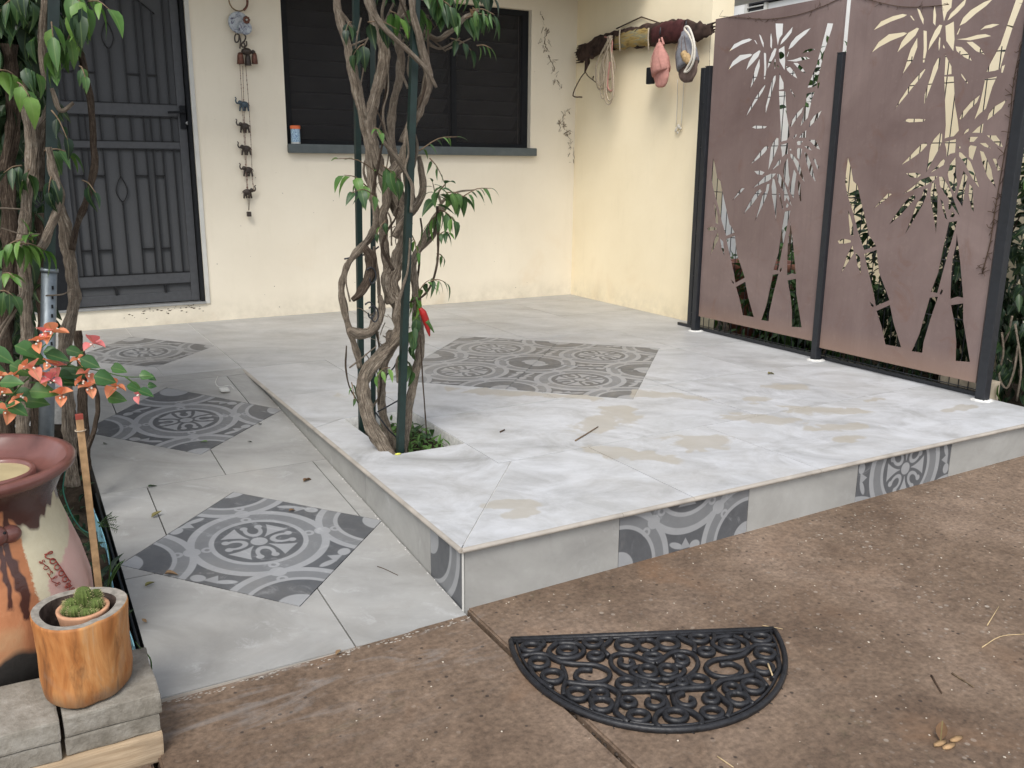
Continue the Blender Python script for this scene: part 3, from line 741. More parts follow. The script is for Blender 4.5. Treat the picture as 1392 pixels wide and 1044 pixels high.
for L in rows:
    c = sum(L, Vector((0, 0)))/len(L)
    # area centroid for the test
    A = sum(L[i-1].cross(L[i]) for i in range(len(L)))/2
    if len(L) == 4 and not outside_dia(c.x, c.y):
        def uv(co, c=c.copy()): d = Vector((co.x, co.y))-c; return (d.dot(axis_u)/side, d.dot(axis_v)/side)
        slab('patterned_tile', L, flatz, 'patterned_tile', plat, uv=uv, gap=.0016)
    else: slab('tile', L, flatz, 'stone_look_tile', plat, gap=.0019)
# risers
def riser_front(x0, x1, mat, uvz=None):
    bm = bmesh.new(); box(bm, x0+.0012, x1-.0012, -.002, .0079, G*x0-.02, H-.013)
    if uvz:
        ul = bm.loops.layers.uv.verify()
        for f in bm.faces:
            for lp in f.loops: lp[ul].uv = ((lp.vert.co.x-(x0+x1)/2)/.6, (lp.vert.co.z-uvz[0])/.6+uvz[1])
    finish('riser_tile', bm, mat, plat)
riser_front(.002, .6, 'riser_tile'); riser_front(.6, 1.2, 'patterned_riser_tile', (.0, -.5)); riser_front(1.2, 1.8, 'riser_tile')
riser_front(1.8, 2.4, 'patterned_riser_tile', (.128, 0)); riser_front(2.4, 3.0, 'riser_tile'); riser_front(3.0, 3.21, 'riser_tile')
def riser_left(y0, y1, mat, pat=False):
    bm = bmesh.new(); z0 = max(-.02, H*y0/RL-.03)
    vs = []
    box(bm, -.002, .0079, y0+.0012, y1-.0012, z0, H-.013)
    if pat:
        ul = bm.loops.layers.uv.verify()
        for f in bm.faces:
            for lp in f.loops: lp[ul].uv = ((lp.vert.co.y-y1)/-.6-.5, (lp.vert.co.z-.165)/.6+.5-1.0+.0)
    finish('riser_tile', bm, mat, plat)
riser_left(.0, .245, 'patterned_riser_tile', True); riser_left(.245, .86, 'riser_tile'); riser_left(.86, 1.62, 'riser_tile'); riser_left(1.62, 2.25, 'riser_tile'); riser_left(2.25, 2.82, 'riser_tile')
# corner grout beads and bullnose edge pieces
bm = bmesh.new(); box(bm, -.006, .0, -.006, .0, -.01, H-.014, .002); finish('grout_line', bm, 'white_paint', plat)
def nosing(a, b):
    a, b = Vector(a), Vector(b); d = (b-a).normalized(); bm = bmesh.new()
    out = Vector((d.y, -d.x, 0)); pr = []
    for k in range(9):
        an = -math.pi/2+math.pi*k/8; pr.append((math.cos(an)*.0105, math.sin(an)*.0085-.0085))
    pr = [(-.004, -.017)]+pr+[(-.004, 0)]
    for q in (a+d*.0008, b-d*.0008):
        for (o_, z_) in pr: bm.verts.new(q+out*o_+Vector((0, 0, z_)))
    bm.verts.ensure_lookup_table(); n = len(pr)
    for i in range(n-1): f = bm.faces.new([bm.verts[i], bm.verts[i+1], bm.verts[n+i+1], bm.verts[n+i]]); f.smooth = True
    cs = [v.co.copy() for v in bm.verts]
    for o_ in (0, n): bm.faces.new([bm.verts.new(cs[o_+i]) for i in range(n)])
    bmesh.ops.recalc_face_normals(bm, faces=bm.faces[:])
    finish('bullnose', bm, 'nosing', plat)
zt = H-.0004
ex = [-.012, .6, .915, 1.56, 2.2, 2.85, 3.21]
for a, b in zip(ex, ex[1:]): nosing((a, -.0125, zt), (b, -.0125, zt))
ey = [RL-.02, 2.1, 1.47, .78, -.012]
for a, b in zip(ey, ey[1:]): nosing((-.0125, a, zt), (-.0125, b, zt))

# ---- ramped path beside it
path = bpy.data.objects.new('ramp_path', None); C.objects.link(path); struct(path)
def rz(x, y): return min(H, max(-.02, H*y/RL))
bm = bmesh.new()
pf = [(-.915, -.03), (-.004, -.03), (-.004, RL), (-.915, RL)]
t_ = [bm.verts.new((x, y, rz(x, y)-.0095)) for x, y in pf]; b_ = [bm.verts.new((x, y, -.11)) for x, y in pf]
bm.faces.new(t_)
for i in range(4): bm.faces.new((t_[i-1], b_[i-1], b_[i], t_[i]))
finish('path_core', bm, 'dark_joint', path)
XE = -.0035
d1 = [(-.458, .236), (XE, .690), (-.448, 1.165), (-.921, .735)]
d2 = [(-.485, 1.615), (XE, 2.055), (-.463, 2.62), (-.921, 2.10)]
d3 = [(-.445, 3.09), (-.0135, 3.58), (-.44, 4.15), (-.88, 3.56)]
segs = dseg(d1)+dseg(d2)
segs += [((-.375, -.05), (-.375, .32)), ((-.93, 1.35), (0, 1.35)), ((-.747, 1.35), (-.747, .86)), ((-.066, 1.35), (-.066, .72)), ((-.93, .63), (-.80, .63)),
         ((-.437, 1.69), (-.437, 1.35)), ((-.128, 2.72), (-.128, 2.17)), ((-.93, 2.72), (XE, 2.72)), ((-.75, 2.72), (-.75, 2.25))]
def tile_uv(P):
    c = sum((Vector(p) for p in P), Vector((0, 0)))/4; u = (Vector(P[1])-Vector(P[0])); v = (Vector(P[3])-Vector(P[0])); M2 = Matrix(((u.x, v.x), (u.y, v.y))).inverted(); p0 = Vector(P[0])
    return lambda co: tuple((M2 @ (Vector((co.x, co.y))-p0))-Vector((.5, .5)))
def inpoly(c, P): return all((Vector(P[(i+1) % 4])-Vector(P[i])).cross(Vector(c)-Vector(P[i])) > 0 for i in range(4))
def lay(outer, segs, dias, zf, parent, gap=.0022):
    for L in regions(outer, segs):
        c = sum(L, Vector((0, 0)))/len(L); k = [P for P in dias if all((p-sum((Vector(q) for q in P), Vector((0, 0)))/4).length < .56 and inpoly(p.lerp(sum((Vector(q) for q in P), Vector((0, 0)))/4, .04), P) for p in L)]
        A = sum(L[i-1].cross(L[i]) for i in range(len(L)))/2
        if k and A > .2: slab('patterned_tile', L, zf, 'path_patterned_tile', parent, uv=tile_uv(k[0]), gap=.001, th=.0085)
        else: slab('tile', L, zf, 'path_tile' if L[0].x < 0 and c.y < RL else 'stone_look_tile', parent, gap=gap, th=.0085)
lay([(-.921, -.046), (-.0035, -.046), (-.0035, RL), (-.921, RL)], segs, [d1, d2], rz, path)
segs = dseg(d3)+[((-.445, 3.09), (-.445, RL)), ((-2.6, 3.56), (-.88, 3.56)), ((-.92, RL), (-.92, WY)), ((-.44, 4.15), (-.44, WY)), ((-1.6, RL), (-1.6, WY))]
lay([(-2.6, RL), (-.0135, RL), (-.0135, WY-.002), (-2.6, WY-.002)], segs, [d3], flatz, plat)
bm = Box(-.918, -.004, -.049, -.0465, -.03, -.006, .001); finish('path_edge', bm, 'nosing', path)
bm = bmesh.new()       # line of cement squeezed out along the front of the path
for i in range(150):
    x = rnd.uniform(-.93, .0); ball(bm, (x, -.053-rnd.random()**2*.022, gz(x, 0)+.0005), rnd.uniform(.001, .0042), (1.8, .7, .35), 1)
setpar(stuff(finish('cement_crumbs', bm, 'nosing')), path)
bm = bmesh.new()
for i in range(110):
    y = rnd.uniform(.02, 2.7); ball(bm, (-.006-rnd.random()*.008, y, rz(0, y)+.0005), rnd.uniform(.001, .0035), (.7, 2.2, .4), 1)
setpar(stuff(finish('cement_crumbs', bm, 'grout')), path)

# soil in the planting hole and bed
struct(finish('planting_soil', Box(HX0-.002, HX1+.002, HY0-.002, HY1+.002, -.09, .145), 'soil'))
bm = bmesh.new(); bmesh.ops.create_grid(bm, x_segments=40, y_segments=60, size=1)
for v in bm.verts:
    x = -.952-(v.co.x+1)/2*3.2; y = -.03+(v.co.y+1)/2*3.0; v.co = Vector((x, y, .02+.05*noise.noise(Vector((x*5, y*5, 0)))))
struct(finish('garden_bed', bm, 'soil', smooth=True))

# ================================================================== HOUSE
house = thing('house', 'cream rendered house with dark security door and wide window behind the tiled platform', 'house', (1.0, WY, H))
DX0, DX1, DZ0, DZ1 = -1.04, .130, .365, 2.62       # door opening
WX0, WX1, WZ0 = .802, 2.912, 1.512               # window opening
WZ1, TOPZ, TH = 2.62, 2.9, .22
bm = bmesh.new()
for (a, b, z0, z1) in ((-3.2, DX0, -.1, TOPZ), (DX0, DX1, -.1, DZ0), (DX0, DX1, DZ1, TOPZ), (DX1, WX0, -.1, TOPZ), (WX0, WX1, -.1, WZ0-.045), (WX0, WX1, WZ1, TOPZ), (WX1, SX+.2, -.1, TOPZ)):
    box(bm, a, b, WY, WY+TH, z0, z1)
bmesh.ops.remove_doubles(bm, verts=bm.verts[:], dist=1e-4)
finish('wall', bm, 'render', house)
sw = finish('wall', Box(SX, SX+.2, 2.832, WY+.02, -.1, TOPZ), 'render_yellow', house); sw['label'] = 'yellow-cream side wall with the driftwood rack'
# room behind the openings
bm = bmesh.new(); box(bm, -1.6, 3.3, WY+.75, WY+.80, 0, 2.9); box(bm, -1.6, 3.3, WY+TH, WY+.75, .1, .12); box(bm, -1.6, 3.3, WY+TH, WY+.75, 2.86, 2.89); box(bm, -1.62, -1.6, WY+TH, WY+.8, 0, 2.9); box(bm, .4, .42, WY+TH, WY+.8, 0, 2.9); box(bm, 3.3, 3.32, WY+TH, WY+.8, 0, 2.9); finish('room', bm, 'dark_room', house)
# eave over the porch
roof = finish('roof', Box(-3.4, 5.4, 3.50, WY+1.5, 2.9, 3.02), 'white_paint', house)
bm = Box(-3.42, 5.42, 3.45, 3.50, 2.84, 3.06, .004); setpar(finish('gutter', bm, 'grey_roof'), roof)
bm = bmesh.new()
for k in range(46):
    px, py = rnd.choice([(205, 422), (235, 421), (190, 430), (245, 419), (228, 423), (265, 418)]); c = aty(WY-.0012, px+rnd.gauss(0, 9), py+rnd.gauss(0, 2.6)); n = rnd.randint(4, 6); s = rnd.uniform(.002, .009)
    vs = [bm.verts.new(c+Vector((math.cos(6.28*i/n)*s*rnd.uniform(.6, 1.6), 0, math.sin(6.28*i/n)*s*rnd.uniform(.3, .7)))) for i in range(n)]; bm.faces.new(vs)
for k in range(40):
    c = Vector((rnd.uniform(.2, 3.3), WY-.0012, rnd.uniform(.25, 2.3))); n = 5; s = rnd.uniform(.001, .0035); bm.faces.new([bm.verts.new(c+Vector((math.cos(6.28*i/n)*s, 0, math.sin(6.28*i/n)*s*rnd.uniform(.5, 1.8)))) for i in range(n)])
stuff(finish('chipped_paint', bm, 'rust_wire', house))
# white strip down the jamb and metal threshold
finish('door_trim', Box(DX1+.001, DX1+.030, WY-.010, WY+.02, DZ0-.012, DZ1, .002), 'white_paint', house)
finish('threshold', Box(DX0, DX1, WY-.016, WY+.06, DZ0-.012, DZ0+.004, .002), 'aluminium', house)
fr = bmesh.new(); FY = WY+.035
box(fr, DX1-.028, DX1-.001, FY-.03, FY+.07, DZ0+.005, DZ1); box(fr, DX0+.001, -.758, FY-.03, FY+.07, DZ0+.005, DZ1); box(fr, -.757, DX1-.028, FY, FY+.07, DZ1-.04, DZ1)
finish('door_frame', fr, 'frame_metal', house)
door = finish('security_door', Box(-.755, .098, WY+.068, WY+.073, DZ0+.01, DZ1-.045), 'door_mesh', house); door['label'] = 'dark grey security screen door with diamond bars'
def dpart(name, bm, mat='door_bar'): o = finish(name, bm, mat); o.parent = door; return o
BY0, BY1 = WY+.048, WY+.062
dpart('stile', Box(.042, .098, WY+.046, WY+.0675, DZ0+.01, DZ1-.045, .003), 'door_metal'); dpart('stile', Box(-.755, -.70, WY+.046, WY+.0675, DZ0+.01, DZ1-.045, .003), 'door_metal')
for z0, z1 in ((1.683, 1.76), (1.462, 1.507), (.509, .584), (.375, .445)): dpart('rail', Box(-.70, .042, WY+.050, WY+.0675, z0, z1, .003), 'door_metal')
def bar(x0, x1, z0, z1, t=.009):
    if x0 == x1: b = Box(x0-t/2, x0+t/2, BY0, BY1, z0, z1)
    else: b = Box(x0, x1, BY0, BY1, z0-t/2, z0+t/2)
    return dpart('bar', b)
for z0 in (1.764, 1.679, 1.511, 1.458, .588, .505): bar(-.70, .042, z0, z0)
VB = [-.667, -.600, -.560, -.468, -.370, -.272, -.187, -.142, -.077, -.003]
def archz(x): return 2.50-1.5*(x+.37)**2
for x in VB:
    bar(x, x, 1.51, 1.68)
    if x == -.370:
        bar(x, x, .588, 1.09); bar(x, x, 1.27, 1.458); bar(x, x, 1.764, 2.115); bar(x, x, 2.275, archz(x))
        for zc in (1.18, 2.195):
            b = bmesh.new()
            for s in (-1, 1): tube(b, [(x, WY+.055, zc+.09), (x+s*.022, WY+.055, zc+.05), (x+s*.037, WY+.055, zc-.01), (x+s*.020, WY+.055, zc-.06), (x, WY+.055, zc-.085)], .0042, 6, 3)
            ball(b, (x, WY+.055, zc-.10), .008, (1, 1, 2), 1); dpart('diamond', b)
    elif x == -.003 or x == -.667: bar(x, x, .588, 1.458); bar(x, x, 1.764, 2.55)
    else: bar(x, x, .588, 1.458); bar(x, x, 1.764, archz(x))
for a, b in ((-.272, -.187), (-.142, -.077), (-.560, -.468), (-.667, -.600)):
    for z0 in (1.277, .766, 1.957): bar(a, b, z0, z0)
dpart('arch_bar', Tube([(x/100, WY+.055, archz(x/100)) for x in range(-66, -2, 6)], .0045, 6, 2))
for x in (-.47, -.135): dpart('bolt_guard', Box(x-.008, x+.008, BY0-.004, BY1, .445, .50, .003))
dpart('lock_box', Box(.055, .095, WY+.03, WY+.046, 1.60, 1.76, .004), 'frame_metal')
dpart('handle', Tube([(.085, WY+.01, 1.715), (.03, WY+.005, 1.712), (-.03, WY+.012, 1.708)], .008, 8, 3), 'frame_metal')
dpart('lock_cylinder', Lathe([(.001, 0), (.011, 0), (.012, .012), (.006, .013)], (.099, WY+.03, 1.64), 12, tilt=Matrix.Rotation(math.pi/2, 4, 'X')), 'aluminium')
# window: frame, louvre blades, fly screen, sill
wf = bmesh.new(); y0, y1 = WY+.05, WY+.11
box(wf, WX0+.001, WX0+.055, y0, y1, WZ0, WZ1); box(wf, WX1-.06, WX1-.001, y0, y1, WZ0, WZ1); box(wf, WX0+.055, WX1-.06, y0, y1, WZ0, WZ0+.03); box(wf, WX0+.055, WX1-.06, y0, y1, WZ1-.04, WZ1)
box(wf, 1.50, 1.555, y0, y1, WZ0+.03, WZ1-.04); box(wf, 2.19, 2.235, y0, y1, WZ0+.03, WZ1-.04)
win = finish('window', wf, 'frame_metal', house)
def wpart(name, bm, mat): o = finish(name, bm, mat); o.parent = win; return o
for (a, b) in ((WX0+.057, 1.498), (1.557, 2.188), (2.237, WX1-.062)):
    for k in range(9):
        zc = WZ0+.09+k*.118
        wpart('louvre_blade', Box(a, b, WY+.17-.07, WY+.17+.07, zc-.003, zc+.003, rot=Matrix.Translation((0, WY+.17, zc)) @ Matrix.Rotation(-.75, 4, 'X') @ Matrix.Translation((0, -WY-.17, -zc))), 'louvre_glass')
wpart('fly_screen', Box(WX0+.055, WX1-.06, WY+.062, WY+.064, WZ0+.03, WZ1-.04), 'screen')
sill = finish('window_sill', Box(.800, 2.950, WY-.055, WY+.05, WZ0-.068, WZ0-.002, .010), 'sill_paint', house)
# ================================================================== LASER-CUT SCREENS
def screen_panel(ya, w, z0, z1, du, label):
    """panel standing in the plane x = PX, from y = ya towards the viewer, with bamboo shapes cut through it"""
    root = thing('privacy_screen', label, 'garden screen', (PX, ya-w/2, z0), 'bamboo cut-out screens along the platform edge')
    outer = [(0, z0), (w, z0), (w, z1), (0, z1)]
    vs = [Vector(p) for p in outer]; es = [(0, 1), (1, 2), (2, 3), (3, 0)]; holes = []
    for P in BAMBOO:
        Q = [(max(.018, min(w-.018, u+du)), v) for u, v in P]; holes.append(Q)
        k = len(vs); vs += [Vector(q) for q in Q]; es += [(k+i, k+(i+1) % len(Q)) for i in range(len(Q))]
    v, e, f, _, _, _ = delaunay_2d_cdt(vs, es, [], 0, 2e-4)
    def inside(p, poly):
        r = False
        for i in range(len(poly)):
            x1, y1 = poly[i-1]; x2, y2 = poly[i]
            if (y1 > p.y) != (y2 > p.y) and p.x < (x2-x1)*(p.y-y1)/(y2-y1)+x1: r = not r
        return r
    bm = bmesh.new(); t = .0018
    A = [bm.verts.new((PX-t, ya-p.x, p.y)) for p in v]; B = [bm.verts.new((PX+t, ya-p.x, p.y)) for p in v]
    edges = {}
    for q in f:
        c = (v[q[0]]+v[q[1]]+v[q[2]])/3
        if any(inside(c, h) for h in holes): continue
        q = list(q)
        if (v[q[1]]-v[q[0]]).cross(v[q[2]]-v[q[0]]) < 0: q.reverse()
        bm.faces.new([A[i] for i in q]); bm.faces.new([B[i] for i in reversed(q)])
        for k in range(3): edges[(q[k], q[(k+1) % 3])] = 1
    for (a, b) in edges:
        if (b, a) not in edges: bm.faces.new((A[b], A[a], B[a], B[b]))
    bmesh.ops.recalc_face_normals(bm, faces=bm.faces[:])
    finish('cut_panel', bm, 'panel', root)
    bm = bmesh.new()
    box(bm, PX+.003, PX+.022, ya-w+.001, ya-w+.019, z0, z1); box(bm, PX+.003, PX+.022, ya-.019, ya-.001, z0, z1)
    finish('edge_frame', bm, 'panel', root)
    return root
pA = screen_panel(2.532, 1.062, .330, 2.318, -.028, 'brown steel screen with bamboo cut-outs next to the cream side wall')
pB = screen_panel(1.424, 1.028, .300, 2.60, 0, 'brown steel screen with bamboo cut-outs nearer the driveway edge')
for (y, zt, wd, lab) in ((2.560, 2.02, .042, 'black square post against the cream side wall'), (1.447, 2.0, .042, 'black square post between the two bamboo screens'), (.352, 2.55, .052, 'black square post at the driveway end of the screens')):
    r = thing('fence_post', lab, 'post', (PX, y, H), 'black posts carrying the bamboo screens')
    finish('post', Box(PX-.024, PX+.024, y-wd/2, y+wd/2, H-.004, zt, .003), 'black_steel', r)
    finish('foot_grout', Lathe([(.052, 0), (.046, .005), (.034, .009)], (PX, y, H), 14, wob=.5), 'grout', r)
    finish('cap', Box(PX-.026, PX+.026, y-wd/2-.002, y+wd/2+.002, zt+.0005, zt+.006, .002), 'black_steel', r)
# wire fence behind the screens
tag(finish('ground_sheet', Box(PX+.13, PX+.9, .68, 3.3, -.11, -.02), 'soil', loc=(PX+.5, 2, -.1)), 'bare dark garden soil strip behind the screens', 'soil')
r = thing('wire_fence', 'black wire mesh fence showing under the bamboo screens', 'fence', (PX+.06, 1.4, H))
bm = bmesh.new()
for k in range(40): y = .42+k*.056; tube(bm, [(PX+.062, y, .1), (PX+.062, y, 1.95)], .0028, 5, 1)
for z in (.25, .33, .6, .9, 1.2, 1.5, 1.8, 1.93): tube(bm, [(PX+.058, .40, z), (PX+.058, 2.70, z)], .0028, 5, 1)
stuff(finish('wire_mesh', bm, 'black_steel', r)); finish('rail', Box(PX+.05, PX+.075, .40, 2.82, H+.002, H+.022), 'black_steel', r)
finish('end_post', Box(PX+.055, PX+.095, 2.68, 2.72, .1, 2.03, .003), 'black_steel', r)
tag(finish('retaining_block', Box(PX+.075, PX+.19, .38, .66, -.1, .29, .006), 'block_render', loc=(PX+.13, .5, 0)), 'low tan rendered block under the near bamboo screen', 'block')
# dead tendrils clinging to the screens and walls
def tendril(name, label, cat, pts, rad=.0022, side=10, spread=.03, axis='x', mat='rust_wire'):
    base = pts[-1]; bm = bmesh.new(); tube(bm, pts, [rad*.6, rad], 5, 4)
    P, _ = smoothpts(pts, [1]*len(pts), 6)
    for _i in range(side):
        p = rnd.choice(P); d = rv(spread)
        if axis == 'x': d.x = -abs(d.x)*.15
        else: d.y = -abs(d.y)*.15
        tube(bm, [p, p+d*.5+rv(spread*.15), p+d], rad*.5, 4, 2)
    return tag(finish(name, bm, mat, loc=base), label, cat)
tendril('dead_vine', 'dry vine tendril sagging across the top of the far bamboo screen', 'vine', [atx(PX-.006, *q) for q in ((978, 22), (1010, 24), (1045, 26), (1085, 20), (1120, 8), (1145, -4))], side=26, spread=.035)
tendril('dead_vine', 'dry vine tendril across the top of the near bamboo screen', 'vine', [atx(PX-.006, *q) for q in ((1158, -6), (1190, 2), (1225, 9), (1260, 9), (1290, 6))], side=20, spread=.03)
tendril('dead_vine', 'thin dry vine climbing the near screen beside the end post', 'vine', [atx(PX-.008, *q) for q in ((1388, 60), (1378, 110), (1372, 170), (1362, 230), (1352, 290), (1346, 330), (1335, 372))], rad=.003, side=60, spread=.04)
tendril('dead_vine', 'thin dry vine running up the left edge of the far screen', 'vine', [atx(PX-.008, *q) for q in ((966, 40), (963, 120), (958, 200), (953, 280), (947, 350), (944, 420))], rad=.0018, side=36, spread=.025)
for i, (lab, pp) in enumerate((('broken dry vine traces high on the wall beside the window', ((738, 22), (742, 42), (741, 55), (746, 75), (752, 90), (757, 105), (762, 122))), ('faint dry vine traces low on the wall near the corner', ((768, 150), (765, 170), (772, 182), (778, 200), (781, 222))))):
    bm = bmesh.new(); P = [aty(WY-.004, *q) for q in pp]
    Q, _ = smoothpts(P, [1]*len(P), 4)
    for k in range(0, len(Q)-1):
        if rnd.random() < .55: tube(bm, [Q[k]+Vector((rnd.uniform(-.012, .012), 0, 0)), Q[k+1]+Vector((rnd.uniform(-.012, .012), 0, 0))], rnd.uniform(.0015, .004)*(1 if i == 0 else .7), 4, 2)
    for k in range(34):
        p = rnd.choice(Q)+Vector((rnd.uniform(-.05, .05), 0, rnd.uniform(-.03, .03))); tube(bm, [p, p+Vector((rnd.uniform(-.03, .03), 0, rnd.uniform(-.03, .03))), p+Vector((rnd.uniform(-.03, .03), 0, rnd.uniform(-.05, .05)))], rnd.uniform(.0006, .0018), 4, 2)
    tag(finish('dead_vine', bm, 'twig', loc=P[-1]), lab, 'vine')

# ================================================================== BEYOND THE SCREENS
nb = thing('neighbour_house', 'white neighbouring house behind the screens with a small louvre window', 'house', (7.0, 5, 0))
finish('wall', Box(6.5, 6.7, -3, 14, -.12, 3.12), 'neighbour_wall', nb)
finish('roof', Box(6.45, 7.6, -3, 5.75, 3.13, 3.25), 'neighbour_dark', nb)
finish('roof', Box(6.0, 7.6, 5.755, 14, 3.6, 3.7), 'neighbour_dark', nb)
finish('wall', Box(6.55, 6.7, 5.75, 14, 3.121, 3.6), 'neighbour_wall', nb)
f = bmesh.new(); ya, yb, za, zb = 5.60, 5.84, 3.0, 3.118; za = 2.72; zb = 3.4
w2 = finish('window', Box(6.470, 6.498, 5.50, 5.54, 3.02, 3.5), 'white_paint', nb)
bm = bmesh.new(); box(bm, 6.47, 6.498, 5.80, 5.84, 3.02, 3.5); box(bm, 6.47, 6.498, 5.54, 5.80, 3.02, 3.06)
w3 = finish('window_frame', bm, 'white_paint', w2)
for k in range(5):
    o = finish('louvre_blade', Box(6.465, 6.49, 5.545, 5.795, 3.10+k*.09, 3.112+k*.09), 'white_paint', w2)
finish('pane', Box(6.492, 6.4985, 5.545, 5.795, 3.065, 3.5), 'neighbour_dark', w2)
finish('wall', Box(5.2, 5.28, 1.50, 3.16, -.12, 3.1), 'render_yellow', nb)['label'] = 'cream side wall of the neighbouring yard'
# big pot
p = thing('plant_pot', 'brown glazed pot behind the far bamboo screen', 'pot', (4.35, 3.35, -.1))
finish('pot_body', Lathe([(.17, 0), (.22, .1), (.25, .35), (.26, .62), (.29, .66), (.29, .71), (.25, .71), (.24, .6)], (4.3, 3.12, -.1), 28, cap0=True), 'brown_pot', p)
def shrub(name, label, c, rx, ry, z0, z1, n, ndist, kinds, size, seed, group=None, stems=5, cat='shrub'):
    r0 = random.Random(seed); root = thing(name, label, cat, (c[0], c[1], z0), group)
    bm = bmesh.new()
    for k in range(stems):
        a = r0.uniform(0, 6.28); q = Vector((c[0]+math.cos(a)*rx*.7, c[1]+math.sin(a)*ry*.7, z1*.95+z0*.05))
        b = Vector((c[0]+r0.uniform(-.06, .06), c[1]+r0.uniform(-.06, .06), z0)); m_ = (b+q)/2+Vector((r0.uniform(-.12, .12), r0.uniform(-.12, .12), 0))
        tube(bm, [b, m_, q], [.016, .011, .005], 6, 4)
    finish('stem', bm, 'dark_bark', root)
    lm = LeafMass(); pts = []
    clumps = [Vector((c[0]+r0.uniform(-rx, rx), c[1]+r0.uniform(-ry, ry), r0.uniform(z0+(z1-z0)*.12, z1))) for _ in range(max(6, n//28))]
    for k in range(n):
        q = r0.choice(clumps)+Vector((r0.gauss(0, 1), r0.gauss(0, 1), r0.gauss(0, 1)))*min(rx, ry, .3)*.38
        q.z = max(z0+.03, q.z); d = (q-Vector((c[0], c[1], (z0+z1)/2))); d.z -= .25+r0.uniform(-.3, .5); d += Vector((r0.uniform(-.5, .5), r0.uniform(-.5, .5), 0))
        pts.append((q, d, size*r0.uniform(.6, 1.25)))
    pts.sort(key=lambda t: (t[0]-CAM).length)
    for i, (q, d, s_) in enumerate(pts):
        if i < ndist: leafobj(kinds[0] if r0.random() < .8 else kinds[-1], q, d, s_, root, r0.uniform(-1, 1))
        else: lm.add(r0.choice(kinds), q, d, s_, r0.uniform(-1, 1))
    if lm.v: stuff(lm.build('foliage', 'dark_leaf' if kinds[0] == 'dark' else 'leaf', root))
    return root
shrub('leafy_shrub', 'dark leafy shrub beside the end post at the right edge', (3.72, .30), .24, .26, -.05, 2.3, 1500, 160, ['dark', 'leaf'], .085, 1, stems=7)
shrub('leafy_shrub', 'dense dark shrub behind the near bamboo screen', (4.45, 1.50), .42, .62, -.05, 1.15, 2600, 60, ['dark', 'leaf'], .10, 2)
shrub('leafy_shrub', 'green shrub behind the middle post of the screens', (4.2, 2.45), .28, .42, -.05, .60, 1400, 40, ['leaf', 'dark'], .10, 3)
shrub('leafy_shrub', 'low green shrub behind the lower left of the far screen', (4.2, 3.85), .35, .42, -.05, .58, 700, 40, ['leaf', 'dark'], .09, 4)
shrub('tall_shrub', 'tall bush behind the top of the far bamboo screen', (5.6, 4.0), .35, .30, -.05, 2.3, 260, 40, ['leaf', 'dark'], .12, 5)
shrub('dense_hedge', 'dark hedge filling the gap at the right edge behind the end post', (4.7, .35), .4, .55, -.05, 2.6, 3600, 30, ['dark', 'dark'], .12, 6)
# loose roots by the end post
bm = bmesh.new()
for q in ([(1362, 452), (1364, 480), (1358, 510), (1368, 528), (1378, 505), (1384, 470)], [(1376, 430), (1370, 455), (1362, 470)], [(1380, 440), (1388, 500), (1382, 545)]):
    tube(bm, [atx(3.36+.03*i, *p_) for i, p_ in enumerate(q)], .006, 6, 4)
tag(finish('looped_root', bm, 'bark', loc=atz(H, 1370, 530)), 'pale looping roots beside the foot of the end post', 'roots')

# ================================================================== DRIFTWOOD RACK AND WHAT HANGS ON IT
rack = thing('driftwood_rack', 'dark driftwood log hung as a coat rack on the side wall', 'rack', (SX-.05, 3.6, 2.1))
XR = SX-.055
ctr = [atx(XR, *q) for q in ((787, 74), (805, 66), (825, 59), (850, 53), (880, 47), (905, 46), (930, 42), (950, 44), (968, 40))]
bm = bmesh.new(); tube(bm, ctr, [.058, .068, .070, .076, .078, .080, .074, .058, .03], 16, 5, rough=.40, ridge=.18)
for v in bm.verts: v.co.x = XR+(v.co.x-XR)*.42
finish('log', bm, 'driftwood', rack)
for k in range(9):
    bm = bmesh.new(); p = ctr[0]+Vector((rnd.uniform(-.02, .02), 0, -.06+.13*k/8)); tube(bm, [p-Vector((0, .05, 0)), p+Vector((0, rnd.uniform(.02, .07), rnd.uniform(-.01, .01)))], [.012, .004], 5, 2); finish('splinter', bm, 'driftwood', rack)
for k in range(5):
    bm = bmesh.new(); p = ctr[-1]+Vector((0, .05, -.03+.06*k/4)); tube(bm, [p, p+Vector((0, -rnd.uniform(.05, .12), rnd.uniform(-.01, .02)))], [.012, .003], 5, 2); finish('splinter', bm, 'driftwood', rack)
bm = bmesh.new(); c2 = [atx(XR-.012, *q) for q in ((838, 58), (852, 54), (868, 51), (884, 49))]; tube(bm, c2, [.060, .066, .068, .066], 14, 5, rough=.25)
for v in bm.verts: v.co.x = XR-.012+(v.co.x-XR+.012)*.46
finish('lichen_patch', bm, 'lichen', rack)
bm = bmesh.new(); c3 = [atx(XR-.01, *q) for q in ((888, 47), (905, 44), (922, 41), (932, 39))]; tube(bm, c3, [.06, .070, .074, .06], 14, 5, rough=.3)
for v in bm.verts: v.co.x = XR-.01+(v.co.x-XR+.01)*.46
finish('bark_patch', bm, 'driftwood_red', rack)
for q in (843, 882): finish('binding', Tube([atx(XR-.05, q, 38), atx(XR-.058, q-1, 52), atx(XR-.05, q, 70)], .005, 6, 3), 'rope', rack)
finish('hanging_wire', Tube([atx(SX-.03, 838, 39), atx(SX-.012, 872, 23), atx(SX-.03, 902, 33)], .005, 6, 1), 'rust_wire', rack)
finish('peg', bmesh_ball := ball(bmesh.new(), atx(XR-.06, 804.5, 76.5), .024, (1, 1, 1), 2), 'driftwood', rack)
